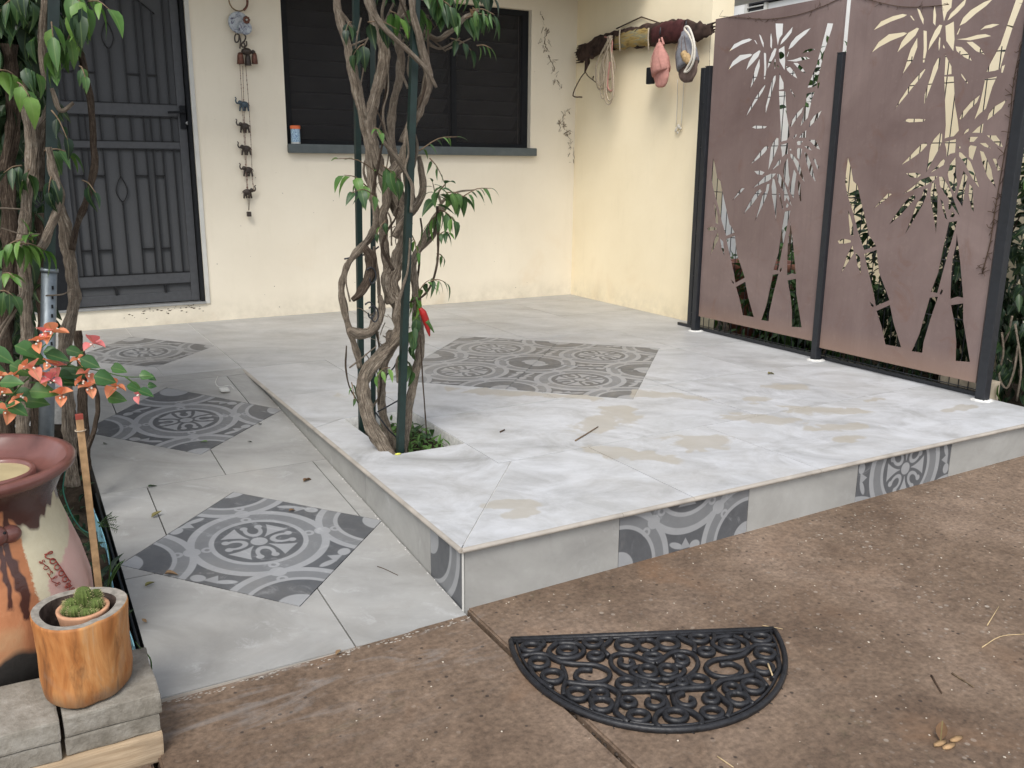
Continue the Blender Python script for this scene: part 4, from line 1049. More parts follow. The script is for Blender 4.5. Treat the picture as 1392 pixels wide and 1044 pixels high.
for q in ((897, 45), (932, 36)): finish('hook', Tube([atx(XR-.03, q[0], q[1]-4), atx(XR-.075, q[0], q[1]+2), atx(XR-.07, q[0]+1, q[1]-8)], .005, 6, 3), 'black_steel', rack)
# rope coil
rope = thing('rope_coil', 'pale looped rope hanging from the left of the driftwood rack', 'rope', atx(XR-.07, 826, 50))
for k in range(9):
    w = rnd.uniform(2.5, 9); x0 = 822+rnd.uniform(-6, 8); yb = [108, 122, 130, 120, 134, 126, 142, 137, 116][k]; xx = XR-.062-.006*k; top = (828+rnd.uniform(-3, 3), 48+rnd.uniform(-1, 4))
    P = [atx(xx, *q) for q in ((top[0], top[1]), (x0-w*.8, (top[1]+yb)*.5), (x0-w, yb-14), (x0-w*.6, yb-3), (x0, yb), (x0+w*.7, yb-5), (x0+w, yb-18), (x0+w*.7, (top[1]+yb)*.5), (top[0]+2, top[1]))]
    finish('loop', Tube(P, .0062, 6, 4), 'rope', rope)
finish('loop', Tube([atx(XR-.1, *q) for q in ((822, 50), (832, 55), (831, 80), (834, 120), (826, 118), (829, 84))], .006, 6, 4), 'pink_cloth', rope)
# bent wire
t = tendril('bent_wire', 'bent rusty wire dangling at the left end of the driftwood rack', 'wire', [atx(XR-.05, *q) for q in ((810, 112), (800, 104), (795, 99), (786, 112), (779, 130), (791, 132))], rad=.006, side=4, spread=.03)
bm = bmesh.new(); tube(bm, [atx(XR-.05, *q) for q in ((799, 78), (798, 86), (795, 99))], [.018, .02, .006], 7, 3, rough=.5)
tag(finish('frayed_cloth', bm, 'driftwood', loc=atx(XR-.05, 799, 78)), 'dark frayed scrap tied above the bent wire on the rack', 'scrap')
def cap_(name, label, px0, py0, px1, py1, hw, mat, brimmat, strap, X0, mesh_mat=None):
    """a cap hung by its strap: tapering strap, bowl and visor"""
    A, B = atx(X0, px0, py0), atx(X0-.03, px1, py1); root = thing(name, label, 'cap', A)
    d = (B-A); L = d.length; d.normalize(); w = Vector((0, -1, 0)); w = (w-d*w.dot(d)).normalized(); n_ = w.cross(d)
    if n_.x > 0: n_ = -n_
    def shell(t0, t1, wf, df, k=10, seg=14, off=0):
        bm = bmesh.new(); rings = []
        for i in range(k+1):
            s = i/k; t = t0+(t1-t0)*s; r = []
            for j in range(seg):
                a = 2*math.pi*j/seg; rr = wf(s); q = A+d*(L*t)+w*(math.cos(a)*rr+off*s)+n_*(math.sin(a)*df(s)+.02)
                q += n_*.010*noise.noise(q*28)+w*.008*noise.noise(q*19); r.append(bm.verts.new(q))
            rings.append(r)
        for a_, b_ in zip(rings, rings[1:]):
            for j in range(seg): f = bm.faces.new((a_[j], a_[(j+1) % seg], b_[(j+1) % seg], b_[j])); f.smooth = True
        bm.faces.new(rings[0][::-1]); bm.faces.new(rings[-1]); bmesh.ops.recalc_face_normals(bm, faces=bm.faces[:]); return bm
    finish('crown', shell(.10, .72, lambda s: hw*(.22+.78*math.sin(min(1, s*1.15)*math.pi/2)), lambda s: .012+.045*math.sin(min(1, s*1.2)*math.pi/2)), mat, root)
    finish('visor', shell(.66, 1.0, lambda s: hw*1.02*math.sqrt(max(.02, 1-s**2.6)), lambda s: .028*(1-s*.6), off=.006), brimmat, root)
    finish('strap', Tube([A+w*.012, A+d*L*.08+w*.02, A+d*L*.17+w*.03], [.007, .008, .010], 6, 3), mat, root); finish('strap', Tube([A-w*.012, A+d*L*.08-w*.02, A+d*L*.17-w*.03], [.007, .008, .010], 6, 3), mat, root)
    finish('button', ball(bmesh.new(), A+d*L*.5+n_*.07, .008, (1, 1, 1), 1), mat, root)
    bm = bmesh.new()
    for s in (-.5, .1, .55): tube(bm, [A+d*L*.2+w*hw*s*.4+n_*.045, A+d*L*.45+w*hw*s+n_*.072, A+d*L*.68+w*hw*s*1.2+n_*.066], .0022, 5, 3)
    finish('seam', bm, brimmat, root); return root
cap_('hanging_cap', 'faded pink cap hanging in the middle of the driftwood rack', 898, 52, 903, 119, .088, 'pink_cloth', 'pink_cloth', 1, XR-.065)
gc = cap_('hanging_cap', 'grey and brown cap with white cord at the right of the driftwood rack', 932, 36, 940, 112, .105, 'grey_cloth', 'brown_cloth', 1, XR-.065)
finish('mesh_panel', Tube([atx(XR-.145, *q) for q in ((929, 72), (934, 79), (938, 86))], [.024, .034, .020], 8, 3), 'tan_cloth', gc)
finish('white_cord', Tube([atx(XR-.155, *q) for q in ((930, 98), (936, 96), (943, 82), (944, 60), (938, 40), (933, 36), (931, 40), (937, 48), (942, 62), (940, 80), (934, 92), (930, 98))], .008, 7, 4), 'white_cord', gc)
r = thing('dark_pouch', 'small dark pouch hanging by a cord beside the pink cap', 'pouch', atx(XR-.06, 885, 92))
c_ = atx(XR-.06, 884.5, 102); finish('pouch', Box(c_.x-.018, c_.x+.018, c_.y-.034, c_.y+.034, c_.z-.065, c_.z+.055, .008), 'frame_metal', r)
finish('cord', Tube([atx(XR-.06, 897, 50), atx(XR-.062, 889, 78), atx(XR-.06, 886, 92)], .0035, 5, 3), 'rust_wire', r)
r = thing('knotted_string', 'thin pale string with a knot hanging below the grey cap', 'string', atx(SX-.03, 925, 110))
finish('string', Tube([atx(SX-.02, *q) for q in ((921, 108), (920.5, 140), (919, 172))], .0028, 5, 3), 'white_cord', r); finish('string', Tube([atx(SX-.02, *q) for q in ((930, 108), (928, 140), (926, 172))], .0028, 5, 3), 'white_cord', r)
bm = bmesh.new()
for k in range(14): ball(bm, atx(SX-.02, 922.5+rnd.uniform(-5, 5), 175+rnd.uniform(-5, 6)), rnd.uniform(.006, .014), (.5, 1, 1), 1)
finish('knot', bm, 'white_cord', r)

# ================================================================== ELEPHANT CHIME
ch = thing('elephant_chime', 'string of brass elephants with bells and painted plate hanging on the wall', 'wall ornament', (.50, WY-.03, 2.3))
YC = WY-.035
def w_(px, py, dy=0): return aty(YC-dy, px, py)
c0 = w_(323.5, 1); finish('ring', Tube([c0+Vector((math.cos(a)*.063, 0, math.sin(a)*.068)) for a in [2*math.pi*k/24 for k in range(24)]], .0045, 6, 1, closed=True), 'brass', ch)
finish('ring_wrap', Tube([c0+Vector((math.cos(a)*.065, -.004, math.sin(a)*.070)) for a in [-1.0+.12*k for k in range(12)]], .0085, 7, 1), 'copper_bell', ch)
cp = w_(324, 31); finish('plate', Lathe([(.001, .002), (.05, .008), (.072, .016), (.074, .012), (.05, 0), (.001, -.003)], cp, 28, tilt=Matrix.Rotation(math.pi/2, 4, 'X'), sx=1.0, sy=1.0), 'plate', ch)
cp2 = w_(333, 38, .02); finish('plate', Lathe([(.001, .002), (.03, .006), (.046, .012), (.047, .009), (.03, 0), (.001, -.003)], cp2, 24, tilt=Matrix.Rotation(math.pi/2, 4, 'X') @ Matrix.Rotation(.2, 4, 'Z')), 'plate', ch)
bm = bmesh.new(); cf = w_(335, 27, .035)
for k in range(8): a = k*math.pi/4; ball(bm, cf+Vector((math.cos(a)*.016, 0, math.sin(a)*.016)), .012, (1, .4, 1), 1)
finish('flower', bm, 'copper_bell', ch); finish('flower_bead', ball(bmesh.new(), cf+Vector((0, -.008, 0)), .008, (1, 1, 1), 1), 'white_paint', ch)
bm = bmesh.new()
for q in ([(321, 46), (319, 50), (320, 57), (324, 56), (325, 48), (322, 46)], [(331, 46), (334, 50), (332, 56), (328, 60), (330, 64), (335, 62), (335, 56)], [(325, 47), (327, 56), (326, 66)], [(330, 56), (333, 62), (331, 70)]):
    tube(bm, [w_(*p_, .01) for p_ in q], .0055, 6, 3)
finish('scroll_hook', bm, 'bronze', ch)
bm = bmesh.new(); ball(bm, w_(335, 70, .02), .035, (1.1, .8, .75), 2); ball(bm, w_(344, 71, .02), .018, (1, 1, 1), 1); finish('elephant_head', bm, 'bronze', ch)
for q, s_ in (((327, 80), 1.0), ((337, 82), .85), ((346, 80), .85)):
    b_ = w_(*q, .02); finish('bell', Lathe([(.004, .045), (.016, .04), (.022, .02), (.026, -.03), (.029, -.034), (.024, -.034)], b_, 14, sx=s_, sy=s_), 'copper_bell' if q[0] != 337 else 'bronze', ch)
def elephant(px, py, flip, mat):
    c = w_(px, py); s = -1 if not flip else 1; bm = bmesh.new(); k = .92
    ball(bm, c, .026*k, (1.35, .62, .95), 2); h = c+Vector((s*.034*k, -.004, .012)); ball(bm, h, .016*k, (1, .8, 1.1), 2)
    ball(bm, h+Vector((-s*.008, -.012, 0)), .013*k, (.5, .35, 1.1), 1)
    tube(bm, [h+Vector((s*.008, 0, -.004)), h+Vector((s*.024*k, 0, -.004)), h+Vector((s*.032*k, 0, .012)), h+Vector((s*.027*k, 0, .028)), h+Vector((s*.036*k, 0, .036))], [.008, .006, .005, .004, .004], 6, 3)
    for dx, dd in ((-.022, -.006), (-.012, .006), (.016, -.004), (.026, .007)): tube(bm, [c+Vector((s*dx*k, dd, -.008)), c+Vector((s*(dx+dd*.9)*k, dd, -.030)), c+Vector((s*(dx+dd*1.2)*k, dd, -.046))], [.009, .0065, .0065], 6, 2)
    tube(bm, [c+Vector((-s*.034*k, 0, .008)), c+Vector((-s*.042*k, 0, -.012))], [.002, .0015], 4, 2)
    return finish('elephant', bm, mat, ch)
for q in ((332, 142, 0, 'blue_bronze'), (333, 171.5, 0, 'bronze'), (335, 202, 0, 'bronze'), (337.5, 231, 0, 'bronze'), (336, 261, 1, 'bronze')): elephant(*q)
for q in ([(326, 88), (328, 120), (331, 170), (334, 230), (336, 262)], [(330, 90), (331, 130), (333, 180), (336, 240), (337, 262)], [(334, 90), (338, 140), (341, 190), (343, 240), (345, 258)]):
    finish('string', Tube([w_(*p_, .004) for p_ in q], .0018, 5, 3), 'red_cord', ch)
    bm = bmesh.new(); P, _ = smoothpts([w_(*p_, .004) for p_ in q], [1]*len(q), 16)
    for p_ in P[::2]:
        if rnd.random() < .75: ball(bm, p_, rnd.uniform(.0025, .0048), (1, 1, 1.3), 1)
    finish('bead', bm, 'red_cord', ch)
finish('cord', Tube([w_(337, 266, .004), w_(338, 286, .004)], .002, 5, 1), 'rust_wire', ch); finish('cord', Tube([w_(340, 266, .004), w_(338.5, 286, .004)], .002, 5, 1), 'rust_wire', ch)
b_ = w_(338.5, 291); finish('end_bell', Box(b_.x-.015, b_.x+.015, b_.y-.015, b_.y+.015, b_.z-.018, b_.z+.018, .004), 'bronze', ch)
# little tub on the sill
tb = thing('plastic_tub', 'small blue and white tub with orange lid on the window sill', 'tub', (.862, WY-.015, WZ0-.002))
bm = Lathe([(.001, 0), (.033, 0), (.034, .004), (.034, .105), (.032, .109)], (.862, WY-.015, WZ0-.0015), 24); ul = bm.loops.layers.uv.verify()
for f in bm.faces:
    for lp in f.loops: lp[ul].uv = (math.atan2(lp.vert.co.x-.862, lp.vert.co.y-WY+.015), lp.vert.co.z*9)
finish('tub_body', bm, 'tub', tb); finish('base', Lathe([(.0345, .001), (.0345, .012)], (.862, WY-.015, WZ0-.0015), 24), 'white_paint', tb)
finish('lid', Lathe([(.036, .107), (.038, .11), (.038, .128), (.034, .132), (.001, .132)], (.862, WY-.015, WZ0-.0015), 24), 'orange_plastic', tb)
# ================================================================== RUBBER DOORMAT
MA, MC = math.atan2(-.344, .71), Vector((.391, -.417))
def mp(x, y, z=0):
    X = MC.x+x*math.cos(MA)-y*math.sin(MA); Y = MC.y+x*math.sin(MA)+y*math.cos(MA); return Vector((X, Y, gz(X, Y)+.007+z))
mat_ = thing('doormat', 'black rubber half-round doormat with scrollwork on the driveway', 'doormat', mp(0, -.2, -.007))
def mt(name, pts, r=.0084, sub=3, closed=False, seg=8, hz=1.25): return finish(name, Tube([mp(*p_) for p_ in pts], r, seg, sub, closed=closed, flat_=hz), 'rubber', mat_)
def arcp(a0, a1, rx, ry, n=20, cx=0, cy=0): return [(cx+math.cos(a0+(a1-a0)*i/n)*rx, cy+math.sin(a0+(a1-a0)*i/n)*ry) for i in range(n+1)]
mt('rim', arcp(math.pi, 2*math.pi, .397, .455, 40, 0, -.008), .008, 1)
mt('rim', arcp(math.pi+.02, 2*math.pi-.02, .380, .438, 40, 0, -.008), .0045, 1)
bm = bmesh.new(); tube(bm, [mp(-.397, 0), mp(.397, 0)], .010, 8, 1, flat_=.8); tube(bm, [mp(-.39, -.016), mp(.39, -.016)], .006, 8, 1); finish('rim', bm, 'rubber', mat_)
def ring(x, y, r, ry=None): mt('scroll', [(x+math.cos(a)*r, y+math.sin(a)*(ry or r)) for a in [2*math.pi*k/16 for k in range(16)]], .0086, 1, True)
def curl(x, y, r, a0, turns, s=1, tail=None):
    P = [(x+math.cos(a0+s*t*turns*6.28)*r*(1-.62*t), y+math.sin(a0+s*t*turns*6.28)*r*(1-.62*t)) for t in [i/14 for i in range(15)]]
    if tail: P = list(tail)+P
    mt('scroll', P, .0086, 2)
for s in (-1, 1):
    ring(s*.340, -.052, .027, .022); ring(s*.158, -.040, .026, .020); ring(s*.060, -.060, .031); ring(s*.325, -.135, .026); ring(s*.294, -.205, .028)
    ring(s*.236, -.293, .027); ring(s*.180, -.345, .027); ring(s*.098, -.258, .026); ring(s*.095, -.402, .026, .022); ring(s*.238, -.078, .026, .022)
    mt('scroll', [(s*a, b) for a, b in ((.262, -.034), (.205, -.045), (.190, -.085), (.225, -.118), (.275, -.112), (.292, -.078), (.275, -.048), (.262, -.034))], .008)
    mt('scroll', [(s*a, b) for a, b in ((.372, -.095), (.31, -.090), (.262, -.135), (.215, -.150), (.165, -.160), (.135, -.195), (.150, -.235), (.20, -.245), (.232, -.215), (.215, -.180), (.180, -.182))], .0075)
    mt('scroll', [(s*a, b) for a, b in ((.263, -.236), (.215, -.252), (.16, -.262), (.128, -.300), (.140, -.345), (.150, -.380), (.125, -.428))], .0082)
    mt('scroll', [(s*a, b) for a, b in ((.262, -.160), (.258, -.200), (.262, -.236), (.27, -.26), (.275, -.30))], .0075)
    mt('scroll', [(s*a, b) for a, b in ((.208, -.312), (.205, -.355), (.215, -.372))], .0075); mt('scroll', [(s*a, b) for a, b in ((.352, -.155), (.345, -.195), (.325, -.235), (.30, -.262))], .0075)
    mt('scroll', [(s*a, b) for a, b in ((.0, -.300), (.05, -.290), (.128, -.290))], .0082); curl(s*.045, -.345, .034, 1.57, .9, s)
    mt('scroll', [(s*a, b) for a, b in ((.012, -.320), (.012, -.370), (.045, -.395), (.06, -.430), (.05, -.455))], .0082)
    mt('heart', [(s*a, b) for a, b in ((.0, -.285), (.04, -.262), (.095, -.215), (.122, -.165), (.115, -.118), (.080, -.105), (.045, -.122), (.020, -.150), (.0, -.165))], .0072)
    mt('scroll', [(s*a, b) for a, b in ((.122, -.118), (.135, -.075), (.11, -.040), (.10, -.022))], .0082)
    mt('scroll', [(s*a, b) for a, b in ((.0, -.032), (.022, -.045), (.025, -.080), (.0, -.100))], .0075); curl(s*.075, -.155, .026, 2.2, .85, -s)
    ring(s*.028, -.200, .022, .026); mt('scroll', [(s*a, b) for a, b in ((.045, -.175), (.075, -.19), (.06, -.225), (.02, -.245), (0, -.24))], .0075)
    mt('scroll', [(s*a, b) for a, b in ((.305, -.02), (.30, -.035), (.312, -.05))], .0075); mt('scroll', [(s*a, b) for a, b in ((.207, -.02), (.205, -.05))], .0075)
for s in (-1, 1):
    ring(s*.178, -.300, .020); ring(s*.160, -.112, .020, .017); ring(s*.052, -.262, .013); ring(s*.110, -.340, .018)
ring(0, -.405, .027, .024); ring(0, -.130, .024, .016)
bm = bmesh.new()
for k in range(24):
    a = math.pi+rnd.random()*math.pi; p_ = mp(math.cos(a)*.40, math.sin(a)*.458-.008, -.003); tube(bm, [p_, p_+Vector((rnd.uniform(-.008, .008), -rnd.uniform(.004, .014), -.002))], .0012, 4, 2)
stuff(finish('bristle', bm, 'rubber', mat_))

# ================================================================== LEFT FRONT CORNER: BLOCKS, PLANTER, URN
def block(name, label, cat, a, m_, rough=.006, grp='paving blocks edging the garden bed'):
    x0, x1, y0, y1, z0, z1 = a; bm = Box(*a, .006)
    bmesh.ops.subdivide_edges(bm, edges=[e for e in bm.edges if e.calc_length() > .04], cuts=3, use_grid_fill=True)
    for v in bm.verts: v.co += Vector((noise.noise(v.co*23), noise.noise(v.co*27+Vector((5, 0, 0))), noise.noise(v.co*25+Vector((0, 9, 0)))))*rough*.6
    return tag(finish(name, bm, m_, loc=((x0+x1)/2, (y0+y1)/2, z0)), label, cat, grp)
block('timber_sleeper', 'pale sawn timber lying under the paving blocks', 'timber', (-1.9, -.942, -.275, -.07, -.035, .040), 'sleeper', .003, None)
block('paving_block', 'lower grey block at the right end, under the cactus planter', 'block', (-1.150, -.945, -.262, -.045, .0415, .088), 'paver')
block('paving_block', 'lower grey block left of the joint below the urn', 'block', (-1.42, -1.158, -.268, -.050, .0415, .088), 'paver')
block('paving_block', 'upper grey block carrying the log planter with the cactus', 'block', (-1.150, -.938, -.262, -.020, .0895, .140), 'paver')
block('paving_block', 'upper grey block at the left edge in front of the urn', 'block', (-1.44, -1.157, -.270, -.045, .0895, .140), 'paver')
# log planter
PCX, PCY = -1.085, -.142
lp = thing('log_planter', 'hollowed orange-brown log used as a planter on the blocks', 'planter', (PCX, PCY, .1405))
seg = 40; bm = bmesh.new(); rings = []
def lobed(a, z): return 1+.035*math.sin(a*3+.7)+.05*math.sin(a*2-1.2)*(1-z*3)-.075*math.exp(-((a-4.85+.25*math.sin(z*18))/.16)**2)+.02*noise.noise(Vector((math.cos(a)*2, math.sin(a)*2, z*9)))
prof = [(.092, .0), (.103, .010), (.106, .045), (.104, .10), (.106, .16), (.108, .200), (.1055, .207)]
for r_, z in prof: rings.append([bm.verts.new((math.cos(2*math.pi*k/seg)*r_*lobed(2*math.pi*k/seg, z), math.sin(2*math.pi*k/seg)*r_*lobed(2*math.pi*k/seg, z), z)) for k in range(seg)])
for a, b in zip(rings, rings[1:]):
    for k in range(seg): f = bm.faces.new((a[k], a[(k+1) % seg], b[(k+1) % seg], b[k])); f.smooth = True
top = rings[-1]; inn = [bm.verts.new((v.co.x*.80-.003, v.co.y*.80, .205)) for v in top]; low = [bm.verts.new((v.co.x*.74, v.co.y*.74, .10)) for v in top]
for a, b, mi in ((top, inn, 1), (inn, low, 2)):
    for k in range(seg): f = bm.faces.new((a[k], a[(k+1) % seg], b[(k+1) % seg], b[k])); f.material_index = mi
bm.faces.new(rings[0][::-1]); f = bm.faces.new(low); f.material_index = 2
o = finish('log', bm, ['log', 'log_end', 'log_bark_dark'], lp); o.location = (PCX, PCY, .1405)
kn = finish('knot', ball(bmesh.new(), (PCX-.012, PCY-.104, .1405+.186), .017, (1.1, .35, .8), 2), 'driftwood_red', lp)
cp_ = thing('terracotta_pot', 'small terracotta pot set inside the log planter', 'pot', (PCX, PCY, .25))
finish('pot', Lathe([(.045, 0), (.054, .06), (.058, .078), (.0585, .084), (.050, .084), (.047, .07)], (PCX+.008, PCY-.002, .262), 28, cap0=True), 'terracotta', cp_)
finish('potting_mix', Lathe([(.048, .072), (.001, .076)], (PCX+.008, PCY-.002, .262), 20), 'soil', cp_)
ca = thing('cactus', 'clump of small round ribbed cactus in the terracotta pot', 'cactus', (PCX, PCY, .325))
for (dx, dy, r_, hh) in ((.004, .0, .0165, .052), (-.022, .006, .014, .030), (-.018, -.020, .0145, .022), (.004, -.030, .013, .016), (.026, -.012, .016, .026), (.030, .016, .013, .036), (-.028, .022, .012, .022), (-.002, .026, .013, .026), (.017, -.030, .011, .014), (-.034, -.006, .011, .018), (.014, .006, .012, .03)):
    c = Vector((PCX+.008+dx, PCY+dy, .334)); r_ *= 1.08; hh *= 1.15; bm = bmesh.new(); R_ = []
    n_, sg = 9, 26
    for j in range(n_+1):
        t = j/n_; z = -.004+(hh+r_*.5)*t; rr = r_*(math.sin(min(1, .35+t*.9)*math.pi/2) if t < .6 else math.sqrt(max(0, 1-((t-.6)/.4)**2.2)))
        R_.append([bm.verts.new(c+Vector((math.cos(2*math.pi*k/sg)*rr*(1+(.10 if k % 2 else -.06)), math.sin(2*math.pi*k/sg)*rr*(1+(.10 if k % 2 else -.06)), z))) for k in range(sg)])
    for a, b in zip(R_, R_[1:]):
        for k in range(sg): f = bm.faces.new((a[k], a[(k+1) % sg], b[(k+1) % sg], b[k]))
    o = finish('cactus_head', bm, 'cactus', ca)
    sp = bmesh.new()
    for j in range(2, n_):
        for k in range(1, sg, 2):
            q = c+Vector((math.cos(2*math.pi*k/sg), math.sin(2*math.pi*k/sg), .3))*r_*1.02; t = j/n_
            z = -.004+(hh+r_*.5)*t; rr = r_*(1 if t < .6 else math.sqrt(max(0, 1-((t-.6)/.4)**2.2)))*1.1
            q = c+Vector((math.cos(2*math.pi*k/sg)*rr, math.sin(2*math.pi*k/sg)*rr, z)); dn = Vector((math.cos(2*math.pi*k/sg), math.sin(2*math.pi*k/sg), .4)).normalized()
            a_ = sp.verts.new(q+Vector((0, 0, .0012))); b_ = sp.verts.new(q-Vector((0, 0, .0012))); c_ = sp.verts.new(q+dn*.005+rv(.0015)); sp.faces.new((a_, b_, c_))
    s_ = finish('spines', sp, 'cactus_spine'); s_.parent = o; s_['kind'] = 'stuff'
# urn
UC = (-1.305, .285, .0)
ur = thing('ceramic_urn', 'large terracotta jar with brown glazed rim and pasted paper labels', 'urn', UC)
pr = [(.20, 0), (.235, .03), (.262, .10), (.278, .18), (.276, .26), (.258, .34), (.232, .42), (.214, .48), (.212, .52), (.232, .56), (.252, .585)]
bm = Lathe(pr, (0, 0, 0), 64, cap0=True, wob=.012)
lug = []
for a in (-2.2, -1.2, 2.5): pass
o = finish('urn_body', bm, 'urn', ur); o.location = UC
rimp = [(.250, .580), (.266, .592), (.2705, .604), (.266, .613), (.252, .616), (.244, .606), (.226, .580), (.190, .558), (.100, .552)]
o = finish('rim', Lathe(rimp, (0, 0, 0), 64), 'urn_rim', ur); o.location = UC
o = finish('inner_bowl', Lathe([(.112, .545), (.116, .580), (.110, .586), (.101, .580), (.099, .560)], (UC[0]+.055, UC[1]-.01, 0), 40), 'urn_rim', ur)
finish('bowl_lid', Lathe([(.101, .574), (.06, .577), (.001, .578)], (UC[0]+.055, UC[1]-.01, 0), 32), 'tan_glaze', ur)
# moulded face boss and drip on the jar
an = -1.0
p0 = Vector((UC[0]+math.sin(2.72)*.0, 0, 0))
def us(a, z, r): return Vector((UC[0]+math.sin(a)*r, UC[1]+math.cos(a)*r, z))
bm = bmesh.new(); ball(bm, us(2.90, .475, .212), .034, (1.2, .8, .9), 3); ball(bm, us(2.70, .47, .212), .030, (1, .7, .8), 3); finish('glaze_boss', bm, 'urn_rim', ur)
for (a, z, m_) in ((2.92, .49, .007), (2.80, .492, .0045)): finish('glint', ball(bmesh.new(), us(a, z, .252), m_, (1, 1, 1), 1), 'frame_metal', ur)
# handwriting loops on the pasted label
def glyph(a, z, P, s=.017):
    return [us(a+p_[0]*s/.265*.9, z+p_[1]*s-p_[0]*.0, .0) for p_ in P]
def rad(z):
    for (r0, z0), (r1, z1) in zip(pr, pr[1:]):
        if z0 <= z <= z1: return r0+(r1-r0)*(z-z0)/(z1-z0)
    return .25
G0 = {'l': [(0, -1), (.3, .2), (.5, 1.2), (.2, 1.4), (0, .8), (.2, -.6), (.7, -1)], 'o': [(.5, .8), (0, .4), (-.1, -.4), (.4, -.9), (.9, -.3), (.9, .5), (.5, .8), (.9, .9)], 's': [(.8, .8), (.2, .9), (.1, .3), (.7, -.1), (.6, -.8), (0, -.8)], 'y': [(0, .8), (.2, -.1), (.8, .1), (.9, .8), (.6, -1.2), (.1, -1.2)]}
bm = bmesh.new()
def script(a0, z0, da, dz, word, sz, r_):
    P = []
    for i, g_ in enumerate(word):
        ca, cz = a0+da*i, z0+dz*i
        for (x_, y_) in G0[g_]:        # letters turned to run down the jar
            aa, zz = ca-y_*sz/.265-x_*.0, cz-x_*sz*1.1; P.append(us(aa, zz, rad(zz)*1.004+.0022))
    tube(bm, P, r_, 4, 3)
script(2.36, .395, -.022, -.019, 'looooy', .011, .0017); script(2.46, .385, -.020, -.017, 'sosls', .008, .0011); script(2.26, .300, -.02, -.018, 'ols', .008, .0012)
finish('handwriting', bm, 'red_paint', ur)

# stake, twine, edging, small greens
st = thing('garden_stake', 'thin timber stake with red tip standing beside the urn', 'stake', (-1.02, .20, .02))
P0, P1 = aty(.20, 131, 805), aty(.20, 108, 570); d = (P1-P0); d.normalize()
def stick(a, b, w, h):
    bm = bmesh.new(); box(bm, -w/2, w/2, -h/2, h/2, 0, (b-a).length, .001); bmesh.ops.transform(bm, matrix=Matrix.Translation(a) @ (b-a).to_track_quat('Z', 'X').to_matrix().to_4x4(), verts=bm.verts[:]); return bm
finish('shaft', stick(Vector((-1.02, .20, .02)), P1, .018, .012), 'stake_wood', st); finish('red_tip', stick(P1, P1+d*.014, .0185, .0125), 'red_paint', st)
finish('twine', Tube([P1-d*.03+Vector((math.cos(a)*.013, math.sin(a)*.011, 0)) for a in [k*.7 for k in range(9)]], .0018, 5, 1, closed=True), 'rope', st)
r = thing('green_twine', 'loose green twine strung from the urn rim to the stake', 'twine', aty(.25, 84, 665))
finish('twine', Tube([aty(.24, *q) for q in ((90, 632), (87, 650), (86, 668), (95, 695), (108, 716), (120, 724), (127, 722))], .0019, 5, 4), 'green_twine', r)
ed = thing('garden_edging', 'blue printed edging strip between the path and the garden bed', 'edging', (-.945, .6, 0))
bm = bmesh.new(); N_ = 40; A_ = []
for k in range(N_+1):
    y = -.04+1.5*k/N_; x = -.940+.006*math.sin(y*9)-.004; A_.append([bm.verts.new((x-.014-.006*math.sin(y*5), y, -.03)), bm.verts.new((x-.012, y, rz(0, y)+.022+.008*math.sin(y*7))), bm.verts.new((x-.009, y, rz(0, y)+.022+.008*math.sin(y*7))), bm.verts.new((x-.011-.006*math.sin(y*5), y, -.03))])
for a, b in zip(A_, A_[1:]):
    for k in range(3): bm.faces.new((a[k], b[k], b[k+1], a[k+1]))
finish('printed_strip', bm, 'edging', ed)
bm = bmesh.new(); tube(bm, [(-.930, -.04, -.01), (-.931, .4, .02), (-.931, 1.4, .09)], .004, 6, 3); finish('black_pipe', bm, 'black_steel', ed)
gp = thing('grass_tuft', 'green strappy leaves poking out between the path and the stake', 'plant', (-.97, .45, .02))
for q in ([(150, 800), (152, 782), (160, 768), (168, 762)], [(146, 800), (150, 770), (146, 740)], [(200, 905), (195, 888), (184, 872)], [(206, 910), (204, 895), (192, 880)], [(140, 790), (132, 762), (136, 735)], [(150, 792), (158, 776), (170, 760)]):
    finish('blade', Tube([aty(.38 if q[0][0] < 180 else -.02, *p_) for p_ in q], [.0075, .0075, .002][:3] if len(q) == 3 else [.0075, .008, .007, .002], 6, 4, flat_=.25), 'green_stem', gp)
fn = thing('fern_sprig', 'tiny fern-like sprig leaning over the path edge beside the stake', 'plant', (-.98, .62, .05))
for (x1, y1) in ((158, 706), (160, 720), (152, 700)):
    a, b = aty(.55, 134, 716), aty(.55, x1, y1); finish('stem', Tube([a, (a+b)/2+Vector((0, 0, .006)), b], .0012, 4, 3), 'green_stem', fn)
    for k in range(9):
        t = .2+.8*k/9; p_ = a.lerp(b, t)+Vector((0, 0, .006*math.sin(t*3.1)))
        for s in (-1, 1): leafobj('leaf', p_, (b-a).normalized()*.6+Vector((0, 0, s*1.0)), .016, fn)
lm = LeafMass()
for k in range(150):
    p_ = Vector((rnd.uniform(-1.25, -.96), rnd.uniform(.3, 1.5), rnd.uniform(.03, .16))); lm.add('dark', p_, rv()+Vector((0, 0, .5)), rnd.uniform(.03, .07))
bu = stuff(lm.build('ground_cover', 'dark_leaf')); bu['label'] = 'low dark ground cover in the garden bed behind the stake'; bu['category'] = 'ground cover'

